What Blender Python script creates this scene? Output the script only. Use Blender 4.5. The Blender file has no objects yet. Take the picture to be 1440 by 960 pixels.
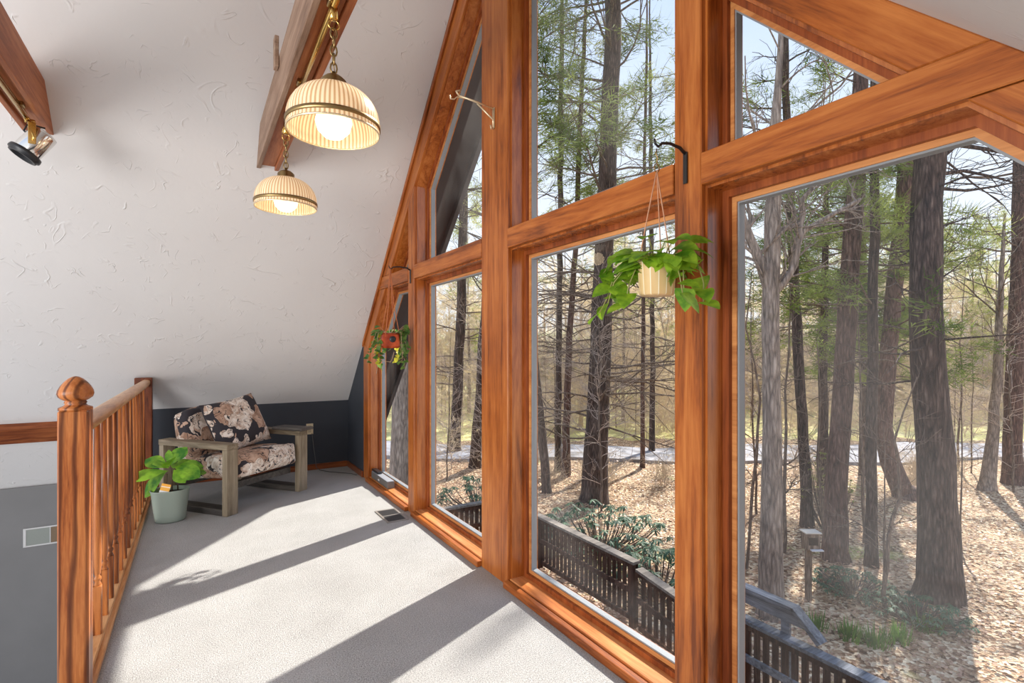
import bpy, math, random
from mathutils import Vector, Matrix
R = random.Random(7)
C = bpy.context.scene.collection
sc = bpy.context.scene
PI = math.pi
NUM = ('structure',)

# ------------------------------------------------------------------ helpers
class MB:
    """collects shapes, links them as one mesh object"""
    def __init__(s): s.v = []; s.f = []; s.sm = []
    def add(s, vs, fs, smooth=False):
        n = len(s.v); s.v.extend(vs)
        for f in fs:
            s.f.append(tuple(i+n for i in f)); s.sm.append(smooth)
    def box(s, x0, x1, y0, y1, z0, z1, b=0.0):
        if b <= 0:
            vs = [(x, y, z) for x in (x0, x1) for y in (y0, y1) for z in (z0, z1)]
            fs = [(0,1,3,2),(4,6,7,5),(0,4,5,1),(2,3,7,6),(0,2,6,4),(1,5,7,3)]
            s.add(vs, fs); return
        # chamfered box: 24 verts
        vs = []; idx = {}
        X = (x0, x1); Y = (y0, y1); Z = (z0, z1)
        for i in (0,1):
            for j in (0,1):
                for k in (0,1):
                    sx = b if i == 0 else -b; sy = b if j == 0 else -b; sz = b if k == 0 else -b
                    idx[i,j,k,0] = len(vs); vs.append((X[i], Y[j]+sy, Z[k]+sz))
                    idx[i,j,k,1] = len(vs); vs.append((X[i]+sx, Y[j], Z[k]+sz))
                    idx[i,j,k,2] = len(vs); vs.append((X[i]+sx, Y[j]+sy, Z[k]))
        fs = []
        def q(*a): fs.append(tuple(idx[t] for t in a))
        for i in (0,1):
            a = [(i,0,0,0),(i,1,0,0),(i,1,1,0),(i,0,1,0)]; q(*(a if i else a[::-1]))
            a = [(0,i,0,1),(1,i,0,1),(1,i,1,1),(0,i,1,1)]; q(*(a[::-1] if i else a))
            a = [(0,0,i,2),(1,0,i,2),(1,1,i,2),(0,1,i,2)]; q(*(a if i else a[::-1]))
        for i in (0,1):
            for j in (0,1):
                a = [(i,j,0,0),(i,j,1,0),(i,j,1,1),(i,j,0,1)]; q(*(a if i == j else a[::-1]))
                a = [(i,0,j,0),(i,1,j,0),(i,1,j,2),(i,0,j,2)]; q(*(a[::-1] if i == j else a))
                a = [(0,i,j,1),(1,i,j,1),(1,i,j,2),(0,i,j,2)]; q(*(a if i == j else a[::-1]))
        for i in (0,1):
            for j in (0,1):
                for k in (0,1):
                    a = [(i,j,k,0),(i,j,k,1),(i,j,k,2)]
                    q(*(a if (i+j+k) % 2 == 1 else a[::-1]))
        s.add(vs, fs)
    def prismX(s, poly, x0, x1):
        """poly of (y,z) extruded along X"""
        n = len(poly)
        ar = sum(poly[i][0]*poly[(i+1) % n][1]-poly[(i+1) % n][0]*poly[i][1] for i in range(n))
        if ar < 0: poly = poly[::-1]
        vs = [(x0, y, z) for y, z in poly]+[(x1, y, z) for y, z in poly]
        fs = [tuple(range(n))[::-1], tuple(range(n, 2*n))]
        for i in range(n):
            j = (i+1) % n; fs.append((i, j, n+j, n+i))
        s.add(vs, fs)
    def ringX(s, po, pi, x0, x1):
        n = len(po)
        vs = [(x0, y, z) for y, z in po]+[(x0, y, z) for y, z in pi]+[(x1, y, z) for y, z in po]+[(x1, y, z) for y, z in pi]
        fs = []
        for i in range(n):
            j = (i+1) % n
            fs += [(i, n+i, n+j, j), (2*n+i, 2*n+j, 3*n+j, 3*n+i), (n+i, 3*n+i, 3*n+j, n+j), (i, j, 2*n+j, 2*n+i)]
        s.add(vs, fs)
    def tube(s, pts, rad, n=8, cap=True, smooth=True):
        pts = [Vector(p) for p in pts]
        if not isinstance(rad, (list, tuple)): rad = [rad]*len(pts)
        vs = []; fs = []
        up = None
        for i, p in enumerate(pts):
            if i == 0: d = pts[1]-p
            elif i == len(pts)-1: d = p-pts[i-1]
            else: d = pts[i+1]-pts[i-1]
            if d.length < 1e-9: d = Vector((0,0,1))
            d.normalize()
            if up is None:
                a = Vector((0,0,1)) if abs(d.z) < .9 else Vector((1,0,0))
                u = d.cross(a).normalized()
            else:
                u = up-d*up.dot(d)
                if u.length < 1e-6: u = d.orthogonal()
                u.normalize()
            up = u; w = d.cross(u)
            for k in range(n):
                t = 2*PI*k/n
                vs.append(tuple(p+(u*math.cos(t)+w*math.sin(t))*rad[i]))
        m = len(pts)
        for i in range(m-1):
            for k in range(n):
                k2 = (k+1) % n
                fs.append((i*n+k, i*n+k2, (i+1)*n+k2, (i+1)*n+k))
        if cap and n > 3:
            fs.append(tuple(range(n))[::-1]); fs.append(tuple((m-1)*n+k for k in range(n)))
        s.add(vs, fs, smooth)
    def lathe(s, prof, c=(0,0,0), n=24, smooth=True, mat=None, sx=1, sy=1, rib=0, nr=0, cap=True):
        """prof list of (r,z)"""
        vs = []; fs = []
        for r, z in prof:
            for k in range(n):
                t = 2*PI*k/n
                rr = r*(1+(rib if nr and k % 2 else 0))
                p = Vector((rr*math.cos(t)*sx, rr*math.sin(t)*sy, z))
                if mat: p = mat @ p
                vs.append((p.x+c[0], p.y+c[1], p.z+c[2]))
        for i in range(len(prof)-1):
            for k in range(n):
                k2 = (k+1) % n
                fs.append((i*n+k, i*n+k2, (i+1)*n+k2, (i+1)*n+k))
        if cap and prof[0][0] > 1e-5: fs.append(tuple(range(n))[::-1])
        if cap and prof[-1][0] > 1e-5: fs.append(tuple((len(prof)-1)*n+k for k in range(n)))
        s.add(vs, fs, smooth)
    def build(s, name, mat, parent=None):
        me = bpy.data.meshes.new(name)
        me.from_pydata(s.v, [], s.f)
        me.polygons.foreach_set('use_smooth', s.sm)
        me.update()
        o = bpy.data.objects.new(name, me); C.objects.link(o)
        if mat: me.materials.append(mat)
        if parent: o.parent = parent
        return o

def tag(o, label, cat, group=None, kind=None):
    o['label'] = label; o['category'] = cat
    if group: o['group'] = group
    if kind: o['kind'] = kind
    return o
def empty(name, loc, label, cat, rz=0, group=None):
    o = bpy.data.objects.new(name, None); C.objects.link(o)
    o.location = loc; o.rotation_euler = (0, 0, rz); o.empty_display_size = .1
    tag(o, label, cat, group); return o
def struct(mb, name, mat, parent=None):
    o = mb.build(name, mat, parent)
    if not parent: o['kind'] = 'structure'
    return o
def bevel(o, w, seg=2):
    m = o.modifiers.new('bevel', 'BEVEL'); m.width = w; m.segments = seg; m.limit_method = 'ANGLE'; m.angle_limit = .6
    return o
def subsurf(o, n=2):
    m = o.modifiers.new('subsurf', 'SUBSURF'); m.levels = n; m.render_levels = n; return o

# ------------------------------------------------------------------ materials
class NT:
    def __init__(s, name):
        s.m = bpy.data.materials.new(name); s.m.use_nodes = True
        s.t = s.m.node_tree; s.b = s.t.nodes['Principled BSDF']; s.out = s.t.nodes['Material Output']
    def n(s, typ, **kw):
        nd = s.t.nodes.new(typ)
        for k, v in kw.items():
            if k.startswith('_'): setattr(nd, k[1:], v)
            else: nd.inputs[k.replace('__', ' ')].default_value = v
        return nd
    def l(s, a, b): s.t.links.new(a, b)
    def coord(s, scale=(1,1,1), rot=(0,0,0), kind='Object'):
        tc = s.n('ShaderNodeTexCoord'); mp = s.n('ShaderNodeMapping')
        mp.inputs['Scale'].default_value = scale; mp.inputs['Rotation'].default_value = rot
        s.l(tc.outputs[kind], mp.inputs['Vector']); return mp.outputs['Vector']
    def noise(s, vec, scale, detail=4, rough=.5, dist=0):
        nd = s.n('ShaderNodeTexNoise', Scale=scale, Detail=detail, Roughness=rough, Distortion=dist)
        s.l(vec, nd.inputs['Vector']); return nd
    def ramp(s, fac, stops, interp='LINEAR'):
        nd = s.n('ShaderNodeValToRGB'); cr = nd.color_ramp; cr.interpolation = interp
        while len(cr.elements) < len(stops): cr.elements.new(.5)
        for e, (p, c) in zip(cr.elements, stops):
            e.position = p; e.color = (*c, 1) if len(c) == 3 else c
        s.l(fac, nd.inputs['Fac']); return nd.outputs['Color']
    def mix(s, fac, a, b, typ='MIX'):
        nd = s.n('ShaderNodeMix', _data_type='RGBA', _blend_type=typ)
        if isinstance(fac, (int, float)): nd.inputs[0].default_value = fac
        else: s.l(fac, nd.inputs[0])
        for i, q in ((6, a), (7, b)):
            if isinstance(q, tuple): nd.inputs[i].default_value = (*q, 1) if len(q) == 3 else q
            else: s.l(q, nd.inputs[i])
        return nd.outputs[2]
    def math(s, op, a, b=0.0):
        nd = s.n('ShaderNodeMath', _operation=op)
        for i, q in ((0, a), (1, b)):
            if isinstance(q, (int, float)): nd.inputs[i].default_value = q
            else: s.l(q, nd.inputs[i])
        return nd.outputs[0]
    def bump(s, h, strength=.3, dist=.01):
        nd = s.n('ShaderNodeBump', Strength=strength, Distance=dist)
        s.l(h, nd.inputs['Height']); s.l(nd.outputs[0], s.b.inputs['Normal'])
    def base(s, c): 
        if isinstance(c, tuple): s.b.inputs['Base Color'].default_value = (*c, 1)
        else: s.l(c, s.b.inputs['Base Color'])
    def set(s, **kw):
        for k, v in kw.items(): s.b.inputs[k.replace('__', ' ')].default_value = v

def simple(name, col, rough=.5, metal=0, **kw):
    t = NT(name); t.base(col); t.set(Roughness=rough, Metallic=metal, **kw); return t.m

def wood(name, axis, c0, c1, c2, rough=.38, spec=.35, sc_=1.0, knots=True, grain=1.0):
    t = NT(name)
    st = {'x': (.07, 1, 1), 'y': (1, .07, 1), 'z': (1, 1, .07), 'l': (1, .07, 1), 'r': (1, .07, 1)}[axis]
    rot = {'l': (PI/4, 0, 0), 'r': (-PI/4, 0, 0)}.get(axis, (0, 0, 0))
    if rot != (0,0,0):
        v0 = t.coord((1,1,1), rot); mp = t.n('ShaderNodeMapping'); mp.inputs['Scale'].default_value = st
        t.l(v0, mp.inputs['Vector']); v = mp.outputs['Vector']
    else: v = t.coord(st)
    n1 = t.noise(v, 15*sc_, 6, .65, 1.1)
    n2 = t.noise(v, 95*sc_, 3, .7)
    n3 = t.noise(t.coord((1,1,1)), 1.7, 3, .5)
    f = t.math('ADD', t.math('MULTIPLY', n1.outputs['Fac'], .75), t.math('MULTIPLY', n2.outputs['Fac'], .3*grain))
    f = t.math('ADD', f, t.math('MULTIPLY', t.math('SUBTRACT', n3.outputs['Fac'], .5), .45))
    col = t.ramp(f, [(.36, c0), (.50, c1), (.68, c2)])
    if grain > 1:
        wv = t.n('ShaderNodeTexWave', Scale=9.0, Distortion=6.0, Detail=3, _bands_direction='X'); wv.inputs['Detail Scale'].default_value = 1.3
        t.l(t.coord({'x': (.10,1,1), 'y': (1,.10,1), 'z': (1,1.0,.10)}.get(axis, (1,1,.1)), (0,0,.6)), wv.inputs['Vector'])
        ln = t.ramp(wv.outputs['Fac'], [(.0, (1,1,1)), (.22, (.55,.55,.55)), (.45, (0,0,0))])
        col = t.mix(t.math('MULTIPLY', ln, .85), col, tuple(q*.75 for q in c0))
    if knots:
        kst = {'x': (.45, 1, 1), 'y': (1, .45, 1), 'z': (1, 1, .45), 'l': (1, .6, .6), 'r': (1, .6, .6)}[axis]
        vo = t.n('ShaderNodeTexVoronoi', Scale=3.3); t.l(t.coord(kst), vo.inputs['Vector'])
        k = t.ramp(vo.outputs['Distance'], [(.0, (1,1,1)), (.05, (.85,.85,.85)), (.115, (0,0,0))])
        sel = t.n('ShaderNodeSeparateColor'); t.l(vo.outputs['Color'], sel.inputs[0])
        k2 = t.math('MULTIPLY', k, t.math('GREATER_THAN', sel.outputs[0], .33))
        col = t.mix(k2, col, tuple(q*.22 for q in c0))
    t.base(col); t.set(Roughness=rough, **{'Specular IOR Level': spec})
    t.bump(n2.outputs['Fac'], .08, .004)
    return t.m

CED = ((.15, .034, .006), (.36, .096, .016), (.52, .178, .040))
WZ = wood('cedar_vertical', 'z', *CED); WY = wood('cedar_level', 'y', *CED)
WL = wood('cedar_slope_left', 'l', *CED); WR = wood('cedar_slope_right', 'r', *CED); WX = wood('cedar_cross', 'x', *CED)
WZJ = wood('cedar_jamb', 'z', *CED, rough=.24, spec=.7, knots=False)
SILL = wood('cedar_sill', 'y', (.34,.10,.026), (.55,.19,.055), (.74,.33,.12), rough=.3)
CED2 = ((.14, .030, .008), (.26, .062, .015), (.40, .11, .028))
WZ2 = wood('cedar_stop', 'z', *CED2, knots=False)
LIP = wood('cedar_sash_edge', 'y', (.40,.14,.04), (.55,.22,.07), (.7,.32,.11), knots=False)
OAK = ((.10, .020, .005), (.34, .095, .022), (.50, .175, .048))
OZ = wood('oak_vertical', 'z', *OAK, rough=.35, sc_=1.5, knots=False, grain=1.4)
OY = wood('oak_level', 'y', (.40,.15,.05), (.62,.30,.12), (.78,.46,.23), rough=.28, sc_=1.5, knots=False)  # paler than the upright oak, light on the rails put into the colour
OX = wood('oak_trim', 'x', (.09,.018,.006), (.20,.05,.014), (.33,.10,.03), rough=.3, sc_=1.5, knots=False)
BEAM = wood('beam_redwood', 'y', (.20,.055,.018), (.36,.11,.035), (.52,.20,.08), rough=.5)
BEAMG = wood('beam_weathered', 'y', (.16,.09,.055), (.27,.165,.11), (.40,.27,.19), rough=.6, knots=False)
CHW = wood('grey_oak', 'y', (.11,.082,.052), (.20,.155,.10), (.29,.235,.165), rough=.55, sc_=1.6, knots=False)
CHZ = wood('grey_oak_upright', 'z', (.15,.115,.075), (.24,.19,.125), (.34,.28,.20), rough=.55, sc_=1.6, knots=False)
CHD = wood('dark_grey_oak', 'y', (.030,.026,.024), (.062,.054,.048), (.12,.105,.09), rough=.5, sc_=1.6, knots=False)

def plaster():
    t = NT('troweled_plaster')
    v = t.coord()
    a = t.noise(v, 2.2, 2, .5, 1.6); b = t.noise(v, 6.5, 2, .5, .9)
    def ridge(nz, w):
        d = t.math('ABSOLUTE', t.math('SUBTRACT', nz.outputs['Fac'], .5))
        return t.math('MAXIMUM', t.math('SUBTRACT', 1.0, t.math('DIVIDE', d, w)), 0.0)
    m = t.noise(v, 4.0, 3, .6); m2 = t.noise(t.coord((1.3,1.3,1.3)), 7.0, 2, .6)
    g = lambda q, lo: t.math('MAXIMUM', t.math('MULTIPLY', t.math('SUBTRACT', q.outputs['Fac'], lo), 6.0), 0.0)
    h = t.math('ADD', t.math('MULTIPLY', ridge(a, .016), g(m, .53)), t.math('MULTIPLY', ridge(b, .022), g(m2, .55)))
    h = t.math('ADD', h, t.math('MULTIPLY', t.noise(v, 3, 5, .6).outputs['Fac'], .8))
    t.base(t.ramp(t.noise(v, .8, 2).outputs['Fac'], [(.3, (.665,.645,.635)), (.7, (.71,.695,.685))]))
    t.set(Roughness=.75); t.bump(h, .6, .007); return t.m
PLA = plaster()
def carpet():
    t = NT('loop_carpet'); v = t.coord()
    n1 = t.noise(v, 170, 3, .8); n2 = t.noise(v, 2.5, 4, .6)
    f = t.math('ADD', t.math('MULTIPLY', n1.outputs['Fac'], .85), t.math('MULTIPLY', n2.outputs['Fac'], .15))
    t.base(t.ramp(f, [(.34, (.19,.18,.17)), (.50, (.42,.41,.395)), (.66, (.64,.625,.61))]))
    t.set(Roughness=.95); t.bump(n1.outputs['Fac'], .7, .01); return t.m
CARP = carpet()
def wallp(name, c, k=.9):
    t = NT(name); v = t.coord()
    t.base(t.ramp(t.noise(v, 3, 4).outputs['Fac'], [(.3, tuple(q*k for q in c)), (.7, c)])); t.set(Roughness=.7)
    t.bump(t.noise(v, 60, 3).outputs['Fac'], .12, .003); return t.m
NAVY = wallp('slate_paint', (.036,.042,.054), .85)
GREYW = wallp('grey_paint', (.20,.195,.192))
SOFF = wallp('weathered_soffit', (.085,.082,.088), .7)
BRASS = simple('polished_brass', (.72,.46,.14), .2, 1)
BRASSD = simple('aged_brass', (.36,.25,.11), .32, 1)
CHROME = simple('chrome', (.75,.74,.72), .14, 1)
BLACK = simple('black_metal', (.012,.012,.014), .4)
BLKPL = simple('black_plastic', (.02,.02,.022), .3)
GASK = simple('grey_gasket', (.26,.28,.30), .5)
def shade_mat():
    t = NT('ribbed_glass_shade')
    vz = t.n('ShaderNodeSeparateXYZ'); t.l(t.coord(), vz.inputs[0])
    an = t.math('ARCTAN2', vz.outputs['Y'], vz.outputs['X']); fr = t.math('PINGPONG', t.math('MULTIPLY', an, 64/(2*PI)), .5)
    rc = t.ramp(t.math('MULTIPLY', fr, 2.0), [(.25,(.62,.43,.24)),(.6,(.92,.80,.60))])
    t.base(rc); t.set(Roughness=.25)
    tr = t.n('ShaderNodeBsdfTranslucent'); tr.inputs[0].default_value = (.95,.78,.54,1)
    mx = t.n('ShaderNodeMixShader'); mx.inputs[0].default_value = .4
    em = t.n('ShaderNodeEmission', Strength=.20); em.inputs[0].default_value = (1,.62,.30,1)  # faint glow added to the glass for bulb light passing through
    ad = t.n('ShaderNodeAddShader')
    t.l(rc, tr.inputs[0]); t.l(rc, em.inputs[0]); t.l(t.b.outputs[0], mx.inputs[1]); t.l(tr.outputs[0], mx.inputs[2])
    t.l(mx.outputs[0], ad.inputs[0]); t.l(em.outputs[0], ad.inputs[1]); t.l(ad.outputs[0], t.out.inputs[0]); return t.m
SHADE = shade_mat()
def emis(name, c, s):
    t = NT(name); t.base((1,1,1)); t.b.inputs['Emission Color'].default_value = (*c, 1); t.b.inputs['Emission Strength'].default_value = s; return t.m
BULB = emis('lit_bulb', (1,.86,.60), 1.5)
def glass():
    t = NT('window_glass')
    tr = t.n('ShaderNodeBsdfTransparent'); tr.inputs[0].default_value = (.97,.98,.98,1)
    gl = t.n('ShaderNodeBsdfGlossy', Roughness=.02)
    df = t.n('ShaderNodeBsdfTranslucent'); df.inputs[0].default_value = (1,.96,.93,1)
    m1 = t.n('ShaderNodeMixShader'); m1.inputs[0].default_value = .022
    m2 = t.n('ShaderNodeMixShader')
    v = t.coord((1,1,.6), (.5,0,0)); n = t.noise(v, 1.3, 3, .5, .6); n2 = t.noise(t.coord(), 160, 2, .9)
    f = t.math('MULTIPLY', t.math('MAXIMUM', t.math('SUBTRACT', n.outputs['Fac'], .46), 0.0), .17)
    f = t.math('MULTIPLY', f, t.math('ADD', t.math('MULTIPLY', n2.outputs['Fac'], .9), .5))
    t.l(f, m2.inputs[0])
    t.l(tr.outputs[0], m1.inputs[1]); t.l(gl.outputs[0], m1.inputs[2])
    t.l(m1.outputs[0], m2.inputs[1]); t.l(df.outputs[0], m2.inputs[2]); t.l(m2.outputs[0], t.out.inputs[0]); return t.m
GLASS = glass()
def leafmat(name, c0, c1, tr=.4, sc_=6, rg=.45, sp=.5):
    t = NT(name); v = t.coord()
    col = t.ramp(t.noise(v, sc_, 3, .6).outputs['Fac'], [(.35, c0), (.65, c1)])
    t.base(col); t.set(Roughness=rg, **{'Specular IOR Level': sp})
    tl = t.n('ShaderNodeBsdfTranslucent'); t.l(col, tl.inputs[0])
    mx = t.n('ShaderNodeMixShader'); mx.inputs[0].default_value = tr
    t.l(t.b.outputs[0], mx.inputs[1]); t.l(tl.outputs[0], mx.inputs[2]); t.l(mx.outputs[0], t.out.inputs[0]); return t.m
POTH = leafmat('pothos_leaf', (.10,.26,.015), (.38,.62,.04), .45, 18)
FIDD = leafmat('fiddle_leaf', (.05,.22,.02), (.40,.72,.05), .3, 9)
IVY = leafmat('ivy_leaf', (.03,.12,.03), (.20,.34,.07), .4, 20)
IVYY = leafmat('yellow_ivy_leaf', (.6,.6,.03), (.8,.75,.1), .4, 20)
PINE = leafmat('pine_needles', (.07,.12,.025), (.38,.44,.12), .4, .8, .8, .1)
PINEY = leafmat('sunlit_pine_needles', (.24,.29,.08), (.62,.60,.24), .5, .8, .8, .1)  # lit copy of the needles, sun shining through put into the colour
RHOD = leafmat('rhododendron_leaf', (.02,.06,.035), (.12,.22,.11), .2, 3, .55, .3)
GRASSM = leafmat('green_blades', (.05,.16,.02), (.22,.36,.06), .4, 3)
BUDS = leafmat('spring_buds', (.66,.50,.30), (.95,.84,.55), .6, .35)
LITT = leafmat('fallen_leaves', (.30,.15,.09), (.74,.50,.34), .25, 5)
def bark(name, c0, c1, c2, s=13):
    t = NT(name); v = t.coord((1,1,.16))
    n = t.noise(v, s, 6, .7, .8); vo = t.n('ShaderNodeTexVoronoi', Scale=s*1.4, _feature='DISTANCE_TO_EDGE'); t.l(v, vo.inputs['Vector'])
    f = t.math('ADD', t.math('MULTIPLY', n.outputs['Fac'], .8), t.math('MULTIPLY', vo.outputs['Distance'], .5))
    t.base(t.ramp(f, [(.32, c0), (.5, c1), (.72, c2)])); t.set(Roughness=.9)
    t.bump(f, 1.0, .05); return t.m
BARKD = bark('dark_pine_bark', (.026,.016,.012), (.095,.062,.048), (.24,.17,.135))
BARKR = bark('red_brown_bark', (.045,.026,.020), (.15,.085,.065), (.30,.19,.15))
BARKG = bark('grey_bark', (.14,.11,.09), (.32,.25,.20), (.56,.46,.38))
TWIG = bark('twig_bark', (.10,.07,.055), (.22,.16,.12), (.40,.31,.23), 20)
TWIGL = bark('sunlit_twig', (.52,.39,.27), (.80,.63,.46), (.95,.82,.64), 20)  # lit copy of the twig bark, sunlight put into the colour
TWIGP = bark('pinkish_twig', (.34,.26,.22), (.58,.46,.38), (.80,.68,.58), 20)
def ground_mat():
    t = NT('leaf_litter_ground'); v = t.coord()
    vo = t.n('ShaderNodeTexVoronoi', Scale=19); t.l(v, vo.inputs['Vector'])
    sp = t.n('ShaderNodeSeparateColor'); t.l(vo.outputs['Color'], sp.inputs[0])
    big = t.noise(v, .35, 4, .6)
    f = t.math('ADD', t.math('MULTIPLY', sp.outputs[0], .55), t.math('MULTIPLY', t.noise(v, 5, 5, .7).outputs['Fac'], .55))
    col = t.ramp(f, [(.24, (.10,.05,.025)), (.42, (.35,.20,.11)), (.58, (.58,.38,.225)), (.8, (.86,.69,.47))])
    gm = t.ramp(t.noise(v, .28, 4, .65).outputs['Fac'], [(.60, (0,0,0)), (.70, (.75,.75,.75))])
    col = t.mix(gm, col, t.ramp(t.noise(v, 12, 4).outputs['Fac'], [(.3, (.18,.22,.04)), (.7, (.55,.60,.16))]))
    t.base(col); t.set(Roughness=.95)
    t.bump(t.math('ADD', vo.outputs['Distance'], f), 1.0, .04); return t.m
GRND = ground_mat()
def lawn_mat():
    t = NT('pale_lawn'); v = t.coord()
    t.base(t.ramp(t.noise(v, .5, 6, .7).outputs['Fac'], [(.3, (.62,.48,.28)), (.5, (.66,.62,.24)), (.7, (.86,.80,.42))])); t.set(Roughness=.95); return t.m
def road_mat():
    t = NT('asphalt'); v = t.coord()
    t.base(t.ramp(t.noise(v, 1.2, 7, .75).outputs['Fac'], [(.38, (.20,.18,.17)), (.5, (.34,.33,.35)), (.62, (.46,.45,.48))])); t.set(Roughness=.9); return t.m
def hill_mat():
    t = NT('far_woods'); v = t.coord()
    a = t.noise(t.coord((1,1,.35)), 2.6, 8, .85); b = t.noise(v, .12, 3)
    c = t.ramp(a.outputs['Fac'], [(.40, (.22,.17,.12)), (.5, (.70,.60,.44)), (.60, (.98,.90,.72))])
    d = t.ramp(a.outputs['Fac'], [(.40, (.20,.22,.09)), (.5, (.64,.66,.30)), (.60, (.95,.94,.58))])
    t.base(t.mix(t.ramp(b.outputs['Fac'], [(.42, (0,0,0)), (.58, (1,1,1))]), c, d)); t.set(Roughness=1); return t.m
DECKW = wood('stained_deck', 'z', (.030,.012,.007), (.070,.034,.022), (.14,.075,.05), rough=.85, spec=.15, knots=False)
DECKC = wood('deck_cap', 'y', (.10,.082,.065), (.20,.165,.135), (.34,.29,.24), rough=.8, knots=False)
DECKG = wood('deck_grey', 'y', (.06,.065,.075), (.14,.15,.17), (.28,.29,.32), rough=.8, knots=False)
DECKF = wood('deck_boards', 'y', (.06,.03,.022), (.14,.075,.055), (.24,.14,.11), rough=.8, knots=False)
def floral():
    t = NT('floral_fabric'); v = t.coord()
    wp = t.noise(v, 9, 2, .5); 
    vm = t.n('ShaderNodeMix', _data_type='VECTOR'); vm.inputs[0].default_value = .16
    t.l(v, vm.inputs[4]); t.l(wp.outputs['Color'], vm.inputs[5]); w = vm.outputs[1]
    vo = t.n('ShaderNodeTexVoronoi', Scale=5.2, Randomness=.8); t.l(w, vo.inputs['Vector'])
    d = vo.outputs['Distance']
    # petals: ridged noise inside the blossoms
    pn = t.noise(w, 12, 1, .4, 1.6)
    pl = t.math('ABSOLUTE', t.math('SUBTRACT', pn.outputs['Fac'], .5))
    petal = t.math('MULTIPLY', t.math('LESS_THAN', d, .60), t.math('GREATER_THAN', pl, .017))
    sel = t.n('ShaderNodeSeparateColor'); t.l(vo.outputs['Color'], sel.inputs[0])
    cream = t.ramp(t.noise(w, 26, 3).outputs['Fac'], [(.32, (.42,.28,.20)), (.52, (.72,.62,.53)), (.7, (.86,.80,.74))])
    tan = t.ramp(t.noise(w, 22, 3).outputs['Fac'], [(.35, (.30,.17,.11)), (.62, (.56,.38,.28))])
    fl = t.mix(t.math('GREATER_THAN', sel.outputs[1], .6), cream, tan)
    vo2 = t.n('ShaderNodeTexVoronoi', Scale=17); t.l(w, vo2.inputs['Vector'])
    lf = t.math('LESS_THAN', vo2.outputs['Distance'], .30)
    s2 = t.n('ShaderNodeSeparateColor'); t.l(vo2.outputs['Color'], s2.inputs[0])
    lf = t.math('MULTIPLY', lf, t.math('GREATER_THAN', s2.outputs[0], .55))
    bg = t.mix(lf, (.028,.024,.030), (.50,.33,.24))
    t.base(t.mix(petal, bg, fl)); t.set(Roughness=.85)
    t.bump(t.noise(v, 300, 2).outputs['Fac'], .15, .002); return t.m
FLOR = floral()

# ------------------------------------------------------------------ room shell
XW = 1.47          # face of window wall
KL = 6.76          # left slope: Y+Z = KL ; right slope: Z-Y = KR
KR = 1.53
RY = (KL-KR)/2; RZ = (KL+KR)/2
XL = -5.5
def slope_slab(x0, x1, t0, t1, side, z_low):
    """a slab between offsets t0..t1 above slope"""
    m = MB()
    if side == 'L':
        a = [(RY, KL-RY+t0), (KL-z_low, z_low+t0), (KL-z_low, z_low+t1), (RY, KL-RY+t1)]
    else:
        a = [(RY, RY+KR+t0), (z_low-KR, z_low+t0), (z_low-KR, z_low+t1), (RY, RY+KR+t1)]
    m.prismX(a, x0, x1); return m
struct(slope_slab(XL, XW+.19, 0, .12, 'L', -.02), 'ceiling', PLA)
struct(slope_slab(-1.3, XW+.19, 0, .12, 'R', .05), 'ceiling', PLA)  # right slope cut short out of view so sky light fills the room
# roof overhang outside
struct(slope_slab(XW+.19, XW+.46, -.02, .16, 'L', -1.2), 'trim_21', SOFF)
struct(slope_slab(XW+.46, XW+.50, -.10, .20, 'L', -1.2), 'trim_22', SOFF)
struct(slope_slab(XW+.19, XW+.46, -.02, .16, 'R', -1.2), 'trim_23', SOFF)
struct(slope_slab(XW+.46, XW+.50, -.10, .20, 'R', -1.2), 'trim_24', SOFF)
m = MB(); m.box(-.44, XW+.10, -1.5, 6.02, -.25, 0); struct(m, 'floor', CARP)
m = MB(); m.box(XL, -.44, -1.5, 6.78, -2.75, -2.65); struct(m, 'floor', CARP)
m = MB(); m.box(-.34, XW, 6.02, 6.12, -.25, .74); m.box(-.44, -.34, 6.02, 6.76, -.25, .74); struct(m, 'wall_back', NAVY)
m = MB(); m.box(XL, -.44, 6.76, 6.88, -2.65, -.02); m.box(-.44, XW, 6.76, 6.88, -2.65, -.02); struct(m, 'wall_left', GREYW)
m = MB(); m.box(XL, XW, -.9, -.78, -.25, .76); struct(m, 'wall_front', NAVY)
m = MB(); m.prismX([(5.385, 0), (6.12, 0), (6.12, KL-6.12), (5.385, KL-5.385)], XW, XW+.15)
m.prismX([(-1.5, -3.3), (6.9, -3.3), (6.9, -.25), (-1.5, -.25)], XW+.02, XW+.17)
m.prismX([(-.78, 0), (-.11, 0), (-.11, -.11+KR), (-.78, .75)], XW, XW+.15); struct(m, 'wall_right', NAVY)
# baseboards
m = MB(); m.box(-.33, XW-.015, 6.002, 6.019, .0, .062, .004); struct(m, 'baseboard_back', OX)
m = MB(); m.box(XW-.017, XW-.001, 5.39, 6.0, .0, .062, .004); struct(m, 'baseboard_right', OX)
# board lying on the lower slope, left of the railing
m = MB()
m.prismX([(6.093-.03, .667-.03), (6.255-.03, .505-.03), (6.255, .505), (6.093, .667)], XL, -.95)
m.prismX([(6.093-.045, .667-.045), (6.19-.045, .570-.045), (6.19-.03, .570-.03), (6.093-.03, .667-.03)], XL, -.95)
struct(m, 'trim_1', OX)

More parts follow.
